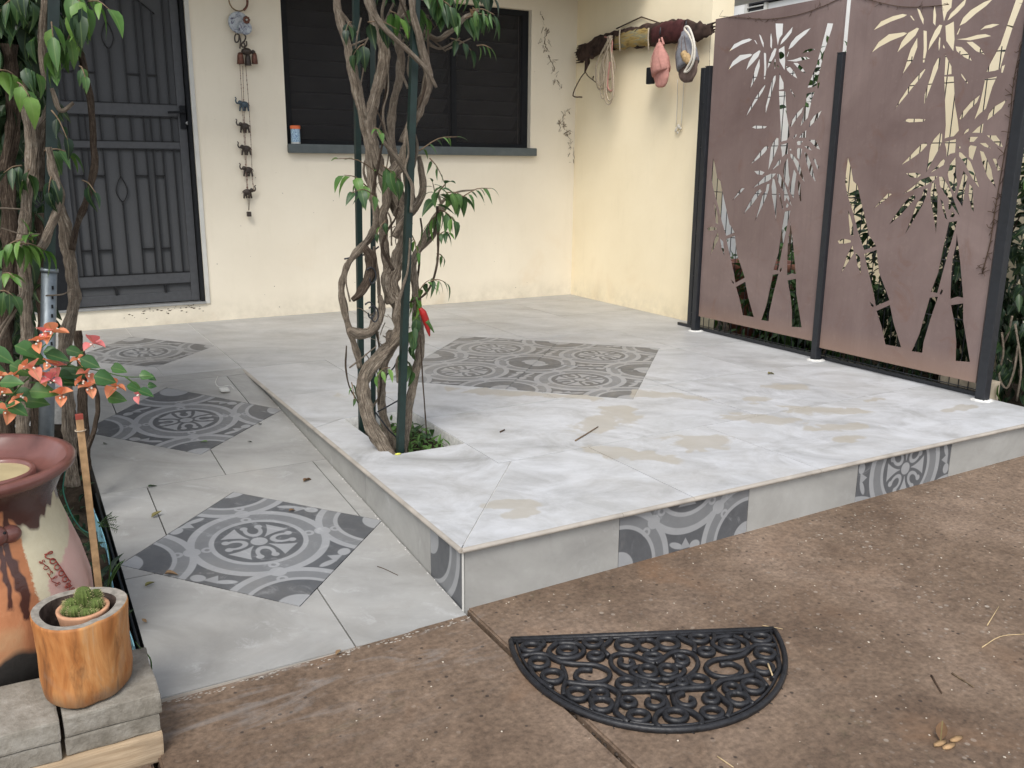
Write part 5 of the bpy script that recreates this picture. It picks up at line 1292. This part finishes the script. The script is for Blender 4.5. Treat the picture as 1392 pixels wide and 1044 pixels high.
# ================================================================== GARDEN ARCH POSTS
def arch_post(name, label, foot, top, w, m_='green_steel', grp=None):
    d = Vector(top)-Vector(foot); bm = stick(Vector(foot), Vector(top), w, w); return tag(finish(name, bm, m_, loc=foot), label, 'post', grp)
gA = 'green garden arch posts in the planting hole'
arch_post('arch_post', 'thick dark green post at the front of the planting hole', (.190, .985, .09), (.335, .985, 2.5), .027, grp=gA)
arch_post('arch_post', 'dark green post at the back left of the planting hole', (.188, 1.42, .09), (.235, 1.42, 2.5), .024, grp=gA)
arch_post('arch_post', 'dark green post behind the twisted trunks', (.285, 1.53, .09), (.345, 1.50, 2.5), .022, grp=gA)
ar = thing('arch_rods', 'thin black rods tying the arch posts among the trunks', 'rods', (.3, 1.15, .2))
for q in ([(513, 660-100), (540, 545), (566, 528)], [(519, 515), (535, 500), (550, 470)], [(468, 352), (500, 345), (515, 335)], [(510, 560), (545, 600), (560, 560)]): finish('rod', Tube([aty(1.15, *p_) for p_ in q], .0035, 5, 2), 'black_steel', ar)
ar = thing('iron_scrolls', 'small black iron scrolls between post and trunk', 'scroll', aty(1.0, 505, 400))
for c_ in ((505, 378), (503, 425), (508, 430)):
    P = [aty(1.0, c_[0]+math.cos(a)*9*(1-.07*k), c_[1]+math.sin(a)*16*(1-.07*k)) for k, a in enumerate([-2.4+.5*j for j in range(12)])]; finish('scroll', Tube(P, .0032, 5, 2), 'black_steel', ar)

# ================================================================== TWISTED VINE TREE IN THE PLATFORM
tr = thing('vine_tree', 'twisted climbing tree growing from the hole in the platform', 'tree', (.33, 1.2, .1))
def trunk(name, parent, Y, pts, r, m_='bark', seg=9, rough=.5, ridge=.22):
    seg += 11
    if not isinstance(Y, (list, tuple)): Y = [Y]*len(pts)
    if len(Y) == 2: Y = [Y[0]+(Y[1]-Y[0])*i/(len(pts)-1) for i in range(len(pts))]
    P = [aty(y, *q) for y, q in zip(Y, pts)]; R_ = r if isinstance(r, (list, tuple)) else [r, r*.85]
    R_ = [a_*.68/pxm(p) for a_, p in zip([R_[0]+(R_[-1]-R_[0])*i/(len(P)-1) for i in range(len(P))] if len(R_) != len(P) else R_, P)]
    return finish(name, Tube(P, R_, seg, 6, rough=rough, ridge=ridge), m_, parent)
trunk('trunk', tr, [1.02, 1.1], [(531, 628), (518, 603), (505, 580), (496, 552), (493, 524), (503, 500), (524, 478), (543, 455), (545, 425), (538, 400)], [14, 13, 13, 12, 12, 12, 12, 12, 14, 16], seg=12)
trunk('trunk', tr, [1.1, 1.2], [(538, 410), (530, 385), (540, 355), (548, 325), (546, 295), (538, 268), (530, 245), (545, 222), (554, 200)], [17, 15, 13, 12, 12, 13, 14, 11, 9], seg=12)
trunk('trunk', tr, 1.22, [(535, 612), (522, 570), (518, 540), (520, 505), (528, 480), (536, 450)], [9, 8, 8, 8, 9, 10])
trunk('trunk', tr, 1.05, [(546, 622), (552, 585), (557, 545), (564, 510), (571, 470), (568, 430), (565, 395), (561, 360), (572, 335), (586, 306), (600, 286), (612, 276)], [8, 8, 8, 8, 8, 8, 7, 7, 6, 6, 5, 3])
trunk('trunk', tr, [1.12, 1.2], [(490, 500), (485, 480), (476, 452), (467, 420), (465, 385), (475, 356), (492, 336), (505, 318), (512, 296), (506, 262), (504, 225), (500, 190), (493, 158), (485, 125), (478, 98), (473, 65), (462, 25), (456, -15)], [5, 6, 6, 6, 6, 6, 6, 7, 7, 8, 8, 9, 9, 9, 9, 8, 8, 7], seg=10)
trunk('hanging_bark', tr, 1.02, [(496, 337), (504, 352), (502, 376), (490, 398), (479, 408)], [8, 10, 9, 8, 4], 'dark_bark')
trunk('branch', tr, 1.05, [(474, 448), (488, 455), (502, 452), (513, 438), (519, 418), (516, 402)], [6, 9, 9, 9, 7, 5])
trunk('trunk', tr, 1.15, [(536, 400), (526, 360), (521, 320), (520, 295), (527, 268), (520, 240), (512, 215), (506, 190), (504, 160), (512, 125), (521, 88), (520, 55), (508, 20), (498, -15)], [10, 9, 8, 8, 9, 9, 10, 10, 10, 10, 11, 11, 10, 9], seg=10)
trunk('trunk', tr, 1.3, [(540, 262), (536, 224), (532, 187), (533, 150), (542, 110), (545, 80), (540, 40), (548, 0)], [8, 8, 7, 7, 7, 7, 6, 6])
trunk('trunk', tr, [1.08, .93], [(548, 300), (558, 275), (555, 245), (553, 215), (556, 180), (568, 148), (581, 118), (580, 92), (572, 60), (562, 20), (560, -15)], [10, 9, 9, 9, 10, 10, 9, 8, 7, 6, 6], seg=10)
trunk('branch', tr, .93, [(500, -10), (509, 20), (526, 42), (545, 60), (562, 76), (580, 95), (593, 119)], [6, 6, 5.5, 5, 5, 4, 2.5], seg=8, ridge=.05)
trunk('branch', tr, 1.02, [(514, 178), (524, 196), (540, 215), (553, 238), (559, 256)], [4, 4, 5, 4, 2])
trunk('branch', tr, 1.05, [(536, 322), (550, 298), (566, 280), (575, 258), (573, 232), (570, 212)], [8, 8, 8, 7, 6, 4])
trunk('branch', tr, 1.1, [(516, 412), (513, 370), (508, 335)], [4, 3, 2]); trunk('branch', tr, 1.1, [(476, 410), (470, 380), (474, 352)], [1.5, 1.5, 1.2])
trunk('branch', tr, 1.1, [(548, 20), (590, 52), (610, 45), (632, 25), (650, 14)], [6, 5, 5, 4, 3]); trunk('branch', tr, 1.1, [(582, 60), (600, 66), (625, 52)], [3, 2, 1.5]); trunk('branch', tr, 1.1, [(588, 54), (606, 70)], [1.6, 1]); trunk('branch', tr, 1.1, [(606, 68), (640, 52)], [1.8, 1])
trunk('branch', tr, 1.05, [(484, 45), (470, 25), (455, 5)], [3, 3, 3]); trunk('branch', tr, 1.1, [(478, 62), (495, 55), (508, 50)], [2, 1.5, 1])
trunk('branch', tr, 1.0, [(475, 500), (500, 480), (512, 470)], [1.6, 1.4, 1]); trunk('branch', tr, 1.0, [(471, 470), (470, 500), (475, 525), (487, 548)], [1.6, 1.6, 1.4, 1], 'dark_bark')
trunk('branch', tr, 1.0, [(594, 280), (596, 330), (592, 370), (578, 400), (555, 412)], [2.4, 2.4, 2, 2, 1.5], 'dark_bark'); trunk('branch', tr, 1.0, [(571, 455), (575, 520), (580, 590)], [1.3, 1.3, 1.2], 'dark_bark')
trunk('branch', tr, 1.05, [(566, 345), (590, 320), (596, 300), (600, 276), (620, 262), (645, 258)], [4, 4, 3.5, 3, 2, 1.3]); trunk('branch', tr, 1.05, [(600, 276), (596, 262), (606, 250)], [3, 2, 1])
for k in range(24):     # thin stems winding through the trunks
    x, y = rnd.uniform(492, 566), rnd.choice([rnd.uniform(20, 300), rnd.uniform(250, 600)]); Y = rnd.uniform(.96, 1.3); pts = []
    for i in range(5): pts.append((x, y)); x += rnd.uniform(-14, 14); x = min(582, max(484, x)); y -= rnd.uniform(18, 38)
    trunk('thin_stem', tr, Y, pts, [rnd.uniform(1.6, 4.0), rnd.uniform(.8, 2.2)], rnd.choice(['bark', 'bark', 'dark_bark']), seg=-2)
for k in range(60):     # shreds of loose bark and tangle
    y = rnd.choice([rnd.uniform(20, 70), rnd.uniform(230, 340), rnd.uniform(420, 470)]); x = {0: 560, 1: 535, 2: 510}[0 if y < 100 else 1 if y < 400 else 2]+rnd.uniform(-25, 30)
    p_ = aty(1.05, x, y); q = p_+rv(.06); tube_ = Tube([p_, (p_+q)/2+rv(.015), q], rnd.uniform(.001, .0026), 4, 2); finish('shred', tube_, 'bark', tr)
def spray(tree, Y, px, py, qx, qy, n, size, kind, drop=.5, wid=1.0, stem=True, mat_s='twig'):
    """a twig with leaves in two ranks"""
    a, b = aty(Y, px, py), aty(Y-rnd.uniform(-.04, .10), qx, qy); m_ = (a+b)/2+Vector((0, 0, (b-a).length*.12))
    P, _ = smoothpts([a, m_, b], [1, 1, 1], 8)
    if stem: finish('twig', Tube([a, m_, b], [.0028, .0022, .0012], 5, 3), mat_s, tree)
    out = (b-a).normalized(); sd_ = out.cross(Vector((0, 0, 1))); sd_ = sd_.normalized() if sd_.length > .1 else Vector((0, -1, 0))
    for k in range(n):
        t = (k+.7)/n; p_ = P[min(len(P)-1, int(t*(len(P)-1)))]; s = 1 if k % 2 else -1
        d_ = out*.7+sd_*s*.9*wid+Vector((0, 0, -drop))+rv(.25)
        if k == n-1: d_ = out+Vector((0, 0, -drop*.6))
        leafobj(kind, p_, d_, size*rnd.uniform(.75, 1.15), tree, rnd.uniform(-.5, .5))
for a in ((1.05, 500, 255, 468, 238, 5, .085, 'young', .9), (1.0, 512, 268, 478, 262, 4, .08, 'leaf', 1.0), (1.05, 520, 240, 452, 216, 3, .045, 'young', .2), (1.0, 590, 280, 605, 250, 7, .085, 'leaf', .6), (1.0, 595, 285, 618, 300, 7, .085, 'leaf', 1.2),
          (1.0, 606, 262, 632, 268, 6, .085, 'leaf', 1.1), (1.0, 628, 268, 668, 256, 8, .060, 'narrow', .5), (1.0, 600, 290, 576, 312, 6, .085, 'narrow', 1.0), (1.0, 592, 270, 588, 248, 6, .07, 'narrow', .2), (1.0, 570, 205, 622, 186, 6, .055, 'narrow', .4),
          (1.0, 584, 215, 605, 250, 5, .05, 'narrow', .6), (1.0, 596, 320, 610, 316, 5, .06, 'leaf', 1.1), (1.0, 594, 345, 604, 352, 4, .05, 'narrow', 1.0), (1.0, 585, 382, 606, 384, 6, .065, 'narrow', 1.0), (1.0, 570, 395, 585, 380, 5, .06, 'leaf', 1.0),
          (1.0, 565, 400, 566, 430, 6, .075, 'young', 1.0), (1.0, 566, 430, 560, 470, 6, .075, 'leaf', 1.2), (1.0, 545, 480, 560, 505, 6, .075, 'leaf', 1.4), (1.0, 530, 500, 512, 512, 4, .07, 'young', 1.2), (1.0, 478, 520, 482, 545, 4, .04, 'leaf', .6),
          (1.0, 520, 225, 540, 245, 6, .09, 'leaf', 1.2), (1.0, 508, 175, 518, 182, 4, .05, 'young', .4), (1.0, 560, 320, 568, 345, 4, .05, 'young', 1.0), (1.0, 525, 300, 512, 320, 3, .04, 'leaf', 1)):
    spray(tr, *a)
for k in range(20):    # drooping foliage at the top of the picture and above it
    x = rnd.uniform(520, 640); y = rnd.uniform(-110, 6); s = 1 if x > 560 else -1
    spray(tr, rnd.uniform(.95, 1.35), x, y, x+s*rnd.uniform(10, 40), y+rnd.uniform(-5, 22), rnd.randint(5, 8), rnd.uniform(.062, .095), rnd.choice(['leaf', 'leaf', 'dark', 'narrow']), 1.4, stem=k % 2 == 0)
for a in ((1.0, 632, 25, 668, 22, 9, .085, 'leaf', 1.3), (1.0, 640, 14, 672, 20, 7, .08, 'narrow', 1.5), (1.0, 648, 62, 668, 66, 4, .06, 'narrow', 1.2), (1.0, 612, 52, 642, 70, 3, .07, 'dark', 1.5), (1.0, 500, 30, 540, 40, 6, .09, 'dark', 1.2), (1.0, 478, 30, 470, 42, 4, .07, 'dark', 1.0), (1.0, 495, 60, 480, 75, 4, .08, 'dark', 1.0),
          (1.0, 530, 15, 548, 30, 5, .09, 'young', 1.4), (1.0, 560, 8, 580, 24, 6, .1, 'leaf', 1.4), (1.0, 600, 0, 620, 20, 6, .1, 'leaf', 1.5), (1.0, 590, -10, 598, 14, 6, .09, 'leaf', 1.5)):
    spray(tr, *a)
leafobj('dry', aty(1.0, 638, 10), (0.2, 0, -1), .05, tr); leafobj('dry', aty(1.0, 642, 8), (.1, 0, -1), .05, tr)
lm = LeafMass()
for k in range(900):
    a = rnd.gauss(0, 1); p_ = Vector((.42+rnd.gauss(0, .42), 1.2+rnd.gauss(0, .38), 2.55+abs(rnd.gauss(0, .30)))); lm.add(rnd.choice(['leaf', 'dark']), p_, rv()+Vector((0, 0, -.9)), rnd.uniform(.08, .12), rnd.uniform(-1, 1))
stuff(lm.build('foliage', 'leaf', tr))
# red flower bud
rb = finish('flower_bud', Tube([aty(.97, *q) for q in ((571, 419), (575, 425), (579, 436), (582, 448), (584, 457))], [.007, .014, .0145, .009, .003], 10, 4), 'red_petal', tr)
finish('flower_bud', Tube([aty(.96, *q) for q in ((580, 436), (586, 445), (590, 452))], [.010, .006, .002], 7, 3), 'leaf', tr)
finish('bud_stem', Tube([aty(.97, *q) for q in ((566, 404), (568, 412), (572, 420))], .004, 6, 3), 'green_stem', tr)
# weeds in the planting hole
wd = thing('hole_weeds', 'low green weeds growing in the planting hole', 'weeds', (.34, 1.2, .1))
lm = LeafMass()
for k in range(420):
    p_ = Vector((rnd.uniform(.24, HX1-.02), rnd.uniform(HY0+.02, HY1-.05), .10+rnd.random()**2*.09)); lm.add(rnd.choice(['leaf', 'young', 'narrow']) if rnd.random() < .5 else 'dark', p_, rv()+Vector((0, 0, .7)), rnd.uniform(.025, .055), 0)
stuff(lm.build('foliage', 'leaf', wd))
for k in range(24): leafobj('leaf', Vector((rnd.uniform(.33, HX1-.02), rnd.uniform(HY0+.15, HY1-.1), .16+rnd.random()*.05)), rv()+Vector((0, 0, .5)), rnd.uniform(.03, .06), wd)
bm = bmesh.new()
for k in range(60): ball(bm, (rnd.uniform(HX0+.05, HX1-.02), rnd.uniform(HY0, HY1), .105), rnd.uniform(.006, .016), (1, 1, .6), 1)
setpar(stuff(finish('pebbles', bm, 'paver')), wd)
tag(finish('yellow_scrap', ball(bmesh.new(), atz(H+.004, 541, 617), .012, (1.3, .7, .35), 1), 'yellow_sponge', loc=atz(H, 541, 617)), 'tiny yellow scrap at the front corner of the planting hole', 'scrap')

# ================================================================== LEFT TANGLE OF TREES
lt = thing('climber_thicket', 'thick tangle of trunks and leaves left of the door', 'tree', (-1.15, 1.25, .02))
def Lk(*a, **k): return trunk(*a, **k)
Lk('trunk', lt, 1.0, [(28, 660), (31, 600), (30, 560), (34, 510), (36, 459), (35, 424), (36, 385), (30, 345), (34, 310), (38, 260), (44, 210), (38, 160), (28, 110)], [13, 12, 12, 12, 12, 11, 11, 10, 10, 10, 10, 10, 9], seg=12)
Lk('trunk', lt, 1.15, [(98, 660), (95, 610), (92, 560), (90, 510), (87, 470), (94, 437), (101, 412), (98, 374), (92, 334), (86, 300), (74, 262), (62, 215), (58, 160)], [12, 12, 11, 10, 11, 11, 10, 10, 11, 11, 10, 10, 9], seg=12)
Lk('trunk', lt, .95, [(52, 345), (62, 325), (72, 302), (81, 278), (80, 258), (73, 236), (66, 200)], [8, 8, 8, 8, 8, 7, 6])
Lk('trunk', lt, 1.1, [(98, 340), (105, 305), (115, 280), (123, 252), (128, 225), (127, 200), (124, 150), (118, 115), (110, 70), (100, 30)], [6, 6, 5.5, 5.5, 6, 6, 6, 6, 5, 5], 'dark_bark')
Lk('trunk', lt, 1.05, [(56, 260), (52, 220), (55, 180), (66, 158), (72, 135), (62, 100), (58, 50), (62, 0)], [10, 10, 11, 10, 9, 9, 9, 8], seg=11)
Lk('trunk', lt, 1.25, [(8, 640), (10, 540), (4, 460), (12, 400), (16, 320), (10, 240), (18, 160), (12, 60)], [16, 15, 14, 14, 14, 13, 12, 12], 'dark_bark', seg=12)
Lk('trunk', lt, 1.3, [(60, 640), (48, 540), (56, 470), (60, 420), (52, 380), (60, 330), (55, 290)], [13, 12, 12, 12, 12, 12, 10], 'dark_bark', seg=11)
Lk('trunk', lt, 1.3, [(116, 640), (112, 560), (112, 500), (104, 450)], [10, 9, 8, 7], 'dark_bark')
Lk('branch', lt, .85, [(122, 512), (130, 530), (133, 555), (128, 585), (118, 612), (112, 640)], [3, 4, 4.5, 4.5, 5, 5], 'dark_bark'); Lk('branch', lt, .9, [(-5, 470), (10, 440), (28, 410), (34, 395)], [3, 3, 2.5, 2]); Lk('branch', lt, .9, [(-5, 455), (15, 425), (26, 400)], [2.5, 2.5, 2])
Lk('branch', lt, .9, [(0, 283), (30, 285), (40, 292)], [1.8, 1.6, 1.2]); Lk('branch', lt, .95, [(62, 402), (85, 400), (100, 392)], [1.4, 1.2, 1]); Lk('branch', lt, .9, [(2, 310), (30, 318), (55, 318)], [1.3, 1.2, 1]); Lk('branch', lt, 1.0, [(70, 120), (82, 150), (100, 140)], [4, 4, 3])
for a in ((1.0, 95, -6, 112, 6, 5, .10, 'young', .9), (1.0, 120, 2, 150, 14, 3, .10, 'young', .5), (1.0, 96, 10, 104, 38, 4, .10, 'young', 1.5), (.95, 70, 30, 72, 50, 3, .11, 'young', 1.8), (.95, 70, 65, 74, 90, 6, .085, 'young', 1.6), (.9, 0, 95, 22, 104, 5, .085, 'young', 1.2), (.9, 24, 112, 40, 132, 4, .085, 'young', 1.2),
          (.95, 108, 90, 116, 105, 3, .07, 'leaf', 1.4), (1.0, 60, 205, 95, 208, 6, .075, 'leaf', 1.0), (.95, 30, 225, 5, 235, 5, .085, 'dark', 1.0), (.95, 40, 230, 35, 250, 4, .085, 'leaf', 1.3), (.95, 70, 240, 66, 262, 4, .09, 'dark', 1.3), (1.0, 112, 245, 130, 262, 3, .085, 'dark', 1.3),
          (.9, 20, 332, 62, 340, 9, .085, 'young', 1.1), (.9, 30, 325, 0, 345, 6, .085, 'young', .9), (.9, 45, 330, 40, 316, 4, .06, 'young', .2), (.9, 5, 372, 20, 378, 4, .07, 'young', .6), (.9, 0, 395, 18, 402, 5, .07, 'leaf', 1.1), (.95, 70, 150, 92, 190, 4, .08, 'dark', 1.2)):
    spray(lt, *a)
for k in range(40):
    x = rnd.uniform(-90, 112); y = rnd.uniform(-60, 130)*(1 if x < 70 else .5); spray(lt, rnd.uniform(.88, 1.4), x, y, x+rnd.uniform(-30, 30), y+rnd.uniform(5, 30), rnd.randint(5, 7), rnd.uniform(.07, .10), rnd.choice(['dark', 'dark', 'leaf']), 1.4, stem=k % 2 == 0)
lm = LeafMass()
for k in range(5200):
    t = rnd.random(); Y = rnd.uniform(1.25, 2.3)
    if t < .62: x, y = rnd.uniform(-260, 96), rnd.uniform(-200, 150)
    elif t < .9: x, y = rnd.uniform(-260, 62), rnd.uniform(120, 480)
    else: x, y = rnd.uniform(-200, 30), rnd.uniform(400, 640)
    if x > 60+20*math.sin(y*.05): x -= 60
    p_ = aty(Y, x, y); lm.add('dark' if rnd.random() < .8 else 'leaf', p_, rv()+Vector((0, 0, -.8)), rnd.uniform(.08, .13), rnd.uniform(-1, 1))
stuff(lm.build('foliage', 'dark_leaf', lt))
# posts of the arch on this side
pp = thing('pipe_post', 'galvanised perforated pipe sleeve with a green post rising out of it', 'post', (-1.12, 1.02, .02))
a, b, c_ = aty(1.02, 62, 640), aty(1.02, 67, 366), aty(1.02, 72, 60)
finish('sleeve', Tube([a, b], 10/pxm(b), 14, 1), 'galvanised', pp); finish('post', stick(b-(c_-b)*.05, c_+(c_-b)*.5, .034, .034), 'green_steel', pp)
finish('collar', Tube([b-(b-a)*.012, b+(b-a)*.004], 11.5/pxm(b), 14, 1), 'galvanised', pp)
bm = bmesh.new()
for k in range(12):
    q = a.lerp(b, .42+.045*k)+Vector((.010, -10/pxm(b)*.93, 0)); box(bm, q.x-.003, q.x+.003, q.y-.002, q.y+.003, q.z-.006, q.z+.006)
finish('slots', bm, 'frame_metal', pp)
# bougainvillea
bg_ = thing('bougainvillea', 'coral bougainvillea sprays arching over the rim of the urn', 'flowering plant', (-1.3, .45, .5))
def bsp(pts, r=.0026): finish('stem', Tube([aty(y, *q) for y, q in pts], [r, r*.5], 6, 4), 'green_stem', bg_)
bsp([(.50, (-30, 600)), (.48, (10, 545)), (.46, (50, 505)), (.45, (90, 498)), (.44, (130, 503)), (.43, (170, 512)), (.42, (205, 512))]); bsp([(.50, (-20, 560)), (.48, (20, 500)), (.46, (60, 470)), (.45, (75, 452))]); bsp([(.50, (40, 520)), (.47, (80, 520)), (.46, (120, 522)), (.46, (157, 526))]); bsp([(.47, (90, 498)), (.45, (110, 480)), (.45, (126, 468))])
bsp([(.5, (-10, 540)), (.48, (10, 530)), (.47, (40, 515))]); bsp([(.43, (170, 512)), (.43, (188, 525)), (.43, (197, 536))])
bm = bmesh.new()
def bract_cluster(x, y, s=1.0, Y=.43):
    c = aty(Y+rnd.uniform(-.02, .02), x, y); ro = rnd.uniform(0, 6.28); o = None
    bm = bmesh.new()
    for k in range(3):
        a = ro+k*2.094; dirv = Vector((math.cos(a)*.8, -.55, math.sin(a)*.8+.15)).normalized(); me = LEAF['bract'][k % 3]
        m_ = leafmat(c, dirv, .037*s*rnd.uniform(.85, 1.15), rnd.uniform(-.6, .6)); n0 = len(bm.verts); bm.from_mesh(me); bm.verts.ensure_lookup_table()
        bmesh.ops.transform(bm, matrix=m_, verts=bm.verts[n0:])
    o = finish('flower', bm, 'bract', bg_, smooth=True)
    for k in range(2):
        a = rnd.uniform(0, 6.28); p_ = c+Vector((math.cos(a)*.006, -.016, math.sin(a)*.006)); s_ = finish('floret', ball(bmesh.new(), p_, .0035, (1, 1, 1), 1), 'white_cord'); s_.parent = o
LEAF['bract'] = [leafmesh('bract', 'bract', w=.92+.05*k, droop=.0+.15*k, fold=.35, tip=.8, stalk=.02) for k in range(3)]
for q in ((52, 465, 1.1), (72, 452, 1.25), (126, 467, 1.15), (44, 501, 1.15), (58, 512, .9), (77, 499, 1.1), (83, 537, 1.1), (106, 490, .7), (118, 508, 1.0), (121, 527, 1.15), (156, 526, 1.15), (188, 538, .7), (-2, 511, .9), (3, 534, .9), (10, 558, 1.25), (70, 516, 1.1), (28, 540, .7), (60, 452, .8), (36, 498, .8), (66, 494, .8), (110, 518, .7), (20, 510, .6)): bract_cluster(*q)
for (x, y, s_) in ((37, 476, 1.35), (28, 502, 1.2), (77, 485, 1.25), (58, 532, 1.4), (34, 538, 1.4), (9, 532, 1.1), (98, 508, 1.5), (122, 493, 1.1), (142, 514, 1.15), (161, 501, .85), (184, 527, 1.0), (198, 510, .75), (198, 534, .9), (158, 541, 1.05), (206, 513, .55), (101, 478, .9), (2, 484, 1.3), (-12, 500, 1.3), (15, 520, 1.2), (46, 486, 1.2), (90, 515, 1.2), (48, 545, 1.2), (24, 556, 1.1), (0, 555, 1.2), (206, 524, .5), (70, 478, .9), (112, 505, .8)):
    p_ = aty(rnd.choice([.40, .45, .47])+rnd.uniform(-.02, .02), x, y); a = rnd.uniform(-.6, .9); dv = Vector((math.cos(a), -.35, math.sin(a)*.5-.35)).normalized(); L_ = .058*s_; leafobj('round', p_-dv*L_*.5, dv, L_, bg_, rnd.uniform(.45, 1.15))

# ================================================================== FALLEN LEAVES AND LITTER
def fallen(label, px, py, zf, size, ang, kind='dry', name='fallen_leaf', flatn=.0):
    p_ = atz(zf, px, py) if not callable(zf) else None
    if callable(zf):
        p_ = atz(.05, px, py)
        for _ in range(12): p_ = atz(zf(p_.x, p_.y), px, py)
    p_.z += .006; me = rnd.choice(LEAF[kind]); o = bpy.data.objects.new(name, me); C.objects.link(o)
    o.matrix_world = Matrix.Translation(p_) @ Matrix.Rotation(ang, 4, 'Z') @ Matrix.Rotation(rnd.uniform(-.3, .3), 4, 'Y') @ Matrix.Rotation(.1, 4, 'X') @ Matrix.Scale(size, 4)
    return tag(o, label, 'leaf', 'fallen leaves on the tiles')
flz = lambda x, y: H
fallen('green-brown fallen leaf at the tile joint in the middle of the path', 200, 664, rz, .055, -1.2, 'leaf'); fallen('curled tan leaf on the path left of the nearest patterned tile', 205, 706, rz, .05, -1.1); fallen('flat tan leaf on the path above the nearest patterned tile', 412, 657, rz, .055, -1.0)
fallen('small brown leaf lying on the upper side of the nearest patterned tile', 392, 697, rz, .032, -1.4); fallen('crumpled brown leaf just left of the nearest patterned tile corner', 196, 800, rz, .04, -1.2); fallen('small brown crumpled leaf on the path beside the log planter', 200, 849, rz, .025, .4)
fallen('dark leaf sliver by the edge of the middle patterned tile', 352, 578, rz, .035, -.6, 'dark'); fallen('dark leaf sliver lying on the path under the middle patterned tile', 336, 602, rz, .03, -1.3, 'dark'); fallen('dark leaf on the path near the curved vine stem', 140, 605, rz, .03, -1.0, 'dark')
fallen('single curled brown leaf in the middle of the platform', 1043, 510, H, .055, -1.6); fallen('brown leaf flake at the lower edge of the nearest patterned tile', 222, 783, rz, .05, -1.9); fallen('tan dry leaf on the driveway at the bottom right', 1278, 1012, gz, .07, -1.0); fallen('small orange-brown leaf at the front lip of the path', 456, 893, gz, .03, -.9)
fallen('green weed tip lying on the middle patterned tile', 283, 602, rz, .04, .9, 'young')
def twig(label, pts, z, r, m_='twig', name='twig', cat='twig'):
    P = []
    for q in pts:
        p_ = atz(.05, *q)
        for _ in range(10): p_ = atz(z(p_.x, p_.y)+r, *q)
        P.append(p_)
    return tag(finish(name, Tube(P, [r, r*.7], 5, 3), m_, loc=P[0]), label, cat)
twig('short brown twig on the platform right of the planting hole', [(782, 599), (797, 590), (813, 580)], flz, .0035); twig('tiny dark twig with a round head on the lower path tile', [(513, 770), (522, 773), (541, 782)], rz, .0014, 'rust_wire'); twig('small dark stalk on the platform near the planting hole', [(680, 587), (686, 584)], flz, .004, 'rust_wire')
twig('dark twig on the driveway right of the doormat', [(1266, 918), (1280, 942)], gz, .003, 'rust_wire'); twig('dark twig lying near the right end of the driveway', [(1294, 915), (1324, 934)], gz, .003); twig('pale straw on the driveway near the right edge', [(1342, 850), (1358, 824)], gz, .0016, 'straw')
twig('long pale straw at the right edge of the driveway', [(1335, 880), (1360, 865), (1392, 862)], gz, .0016, 'straw'); twig('pale straw above the right corner of the doormat', [(1036, 850), (1064, 855)], gz, .0013, 'straw'); twig('straw scrap at the bottom of the driveway below the doormat', [(975, 1028), (997, 1043)], gz, .0018, 'straw')
o = twig('orange straw lying across the right side of the doormat', [(1044, 902), (1050, 918)], lambda x, y: gz(x, y)+.014, .0028, 'straw')
bm = bmesh.new()
for (x, y) in ((1278, 1010), (1300, 1004), (1290, 1014)): ball(bm, atz(.016, x, y), .012, (2.2, .8, .35), 1)
tag(finish('husk', bm, 'stake_wood', loc=atz(.012, 1290, 1010)), 'tan shredded husk on the driveway at the bottom right', 'husk')
tag(finish('stone', ball(bmesh.new(), atz(-.005, 118, 1040), .03, (1.5, .8, .5), 2), 'sleeper', loc=atz(-.015, 118, 1040)), 'flat tan stone on the ground in front of the timber', 'stone')
bm = bmesh.new(); pz = atz(.195, 303, 570); p2 = atz(.195, 300, 530)
P = []
for q in ((296, 512), (293, 520), (298, 526), (312, 524), (318, 529)):
    p_ = atz(.2, *q)
    for _ in range(6): p_ = atz(rz(p_.x, p_.y)+.002, *q)
    P.append(p_)
tube(bm, P, .003, 5, 3); b0 = atz(.196, 305, 531); box(bm, b0.x-.022, b0.x+.022, b0.y-.03, b0.y+.03, b0.z, b0.z+.012, .004)
tag(finish('tile_spacer', bm, 'white_paint', loc=b0), 'dirty white scrap with a cord on the upper part of the path', 'scrap')
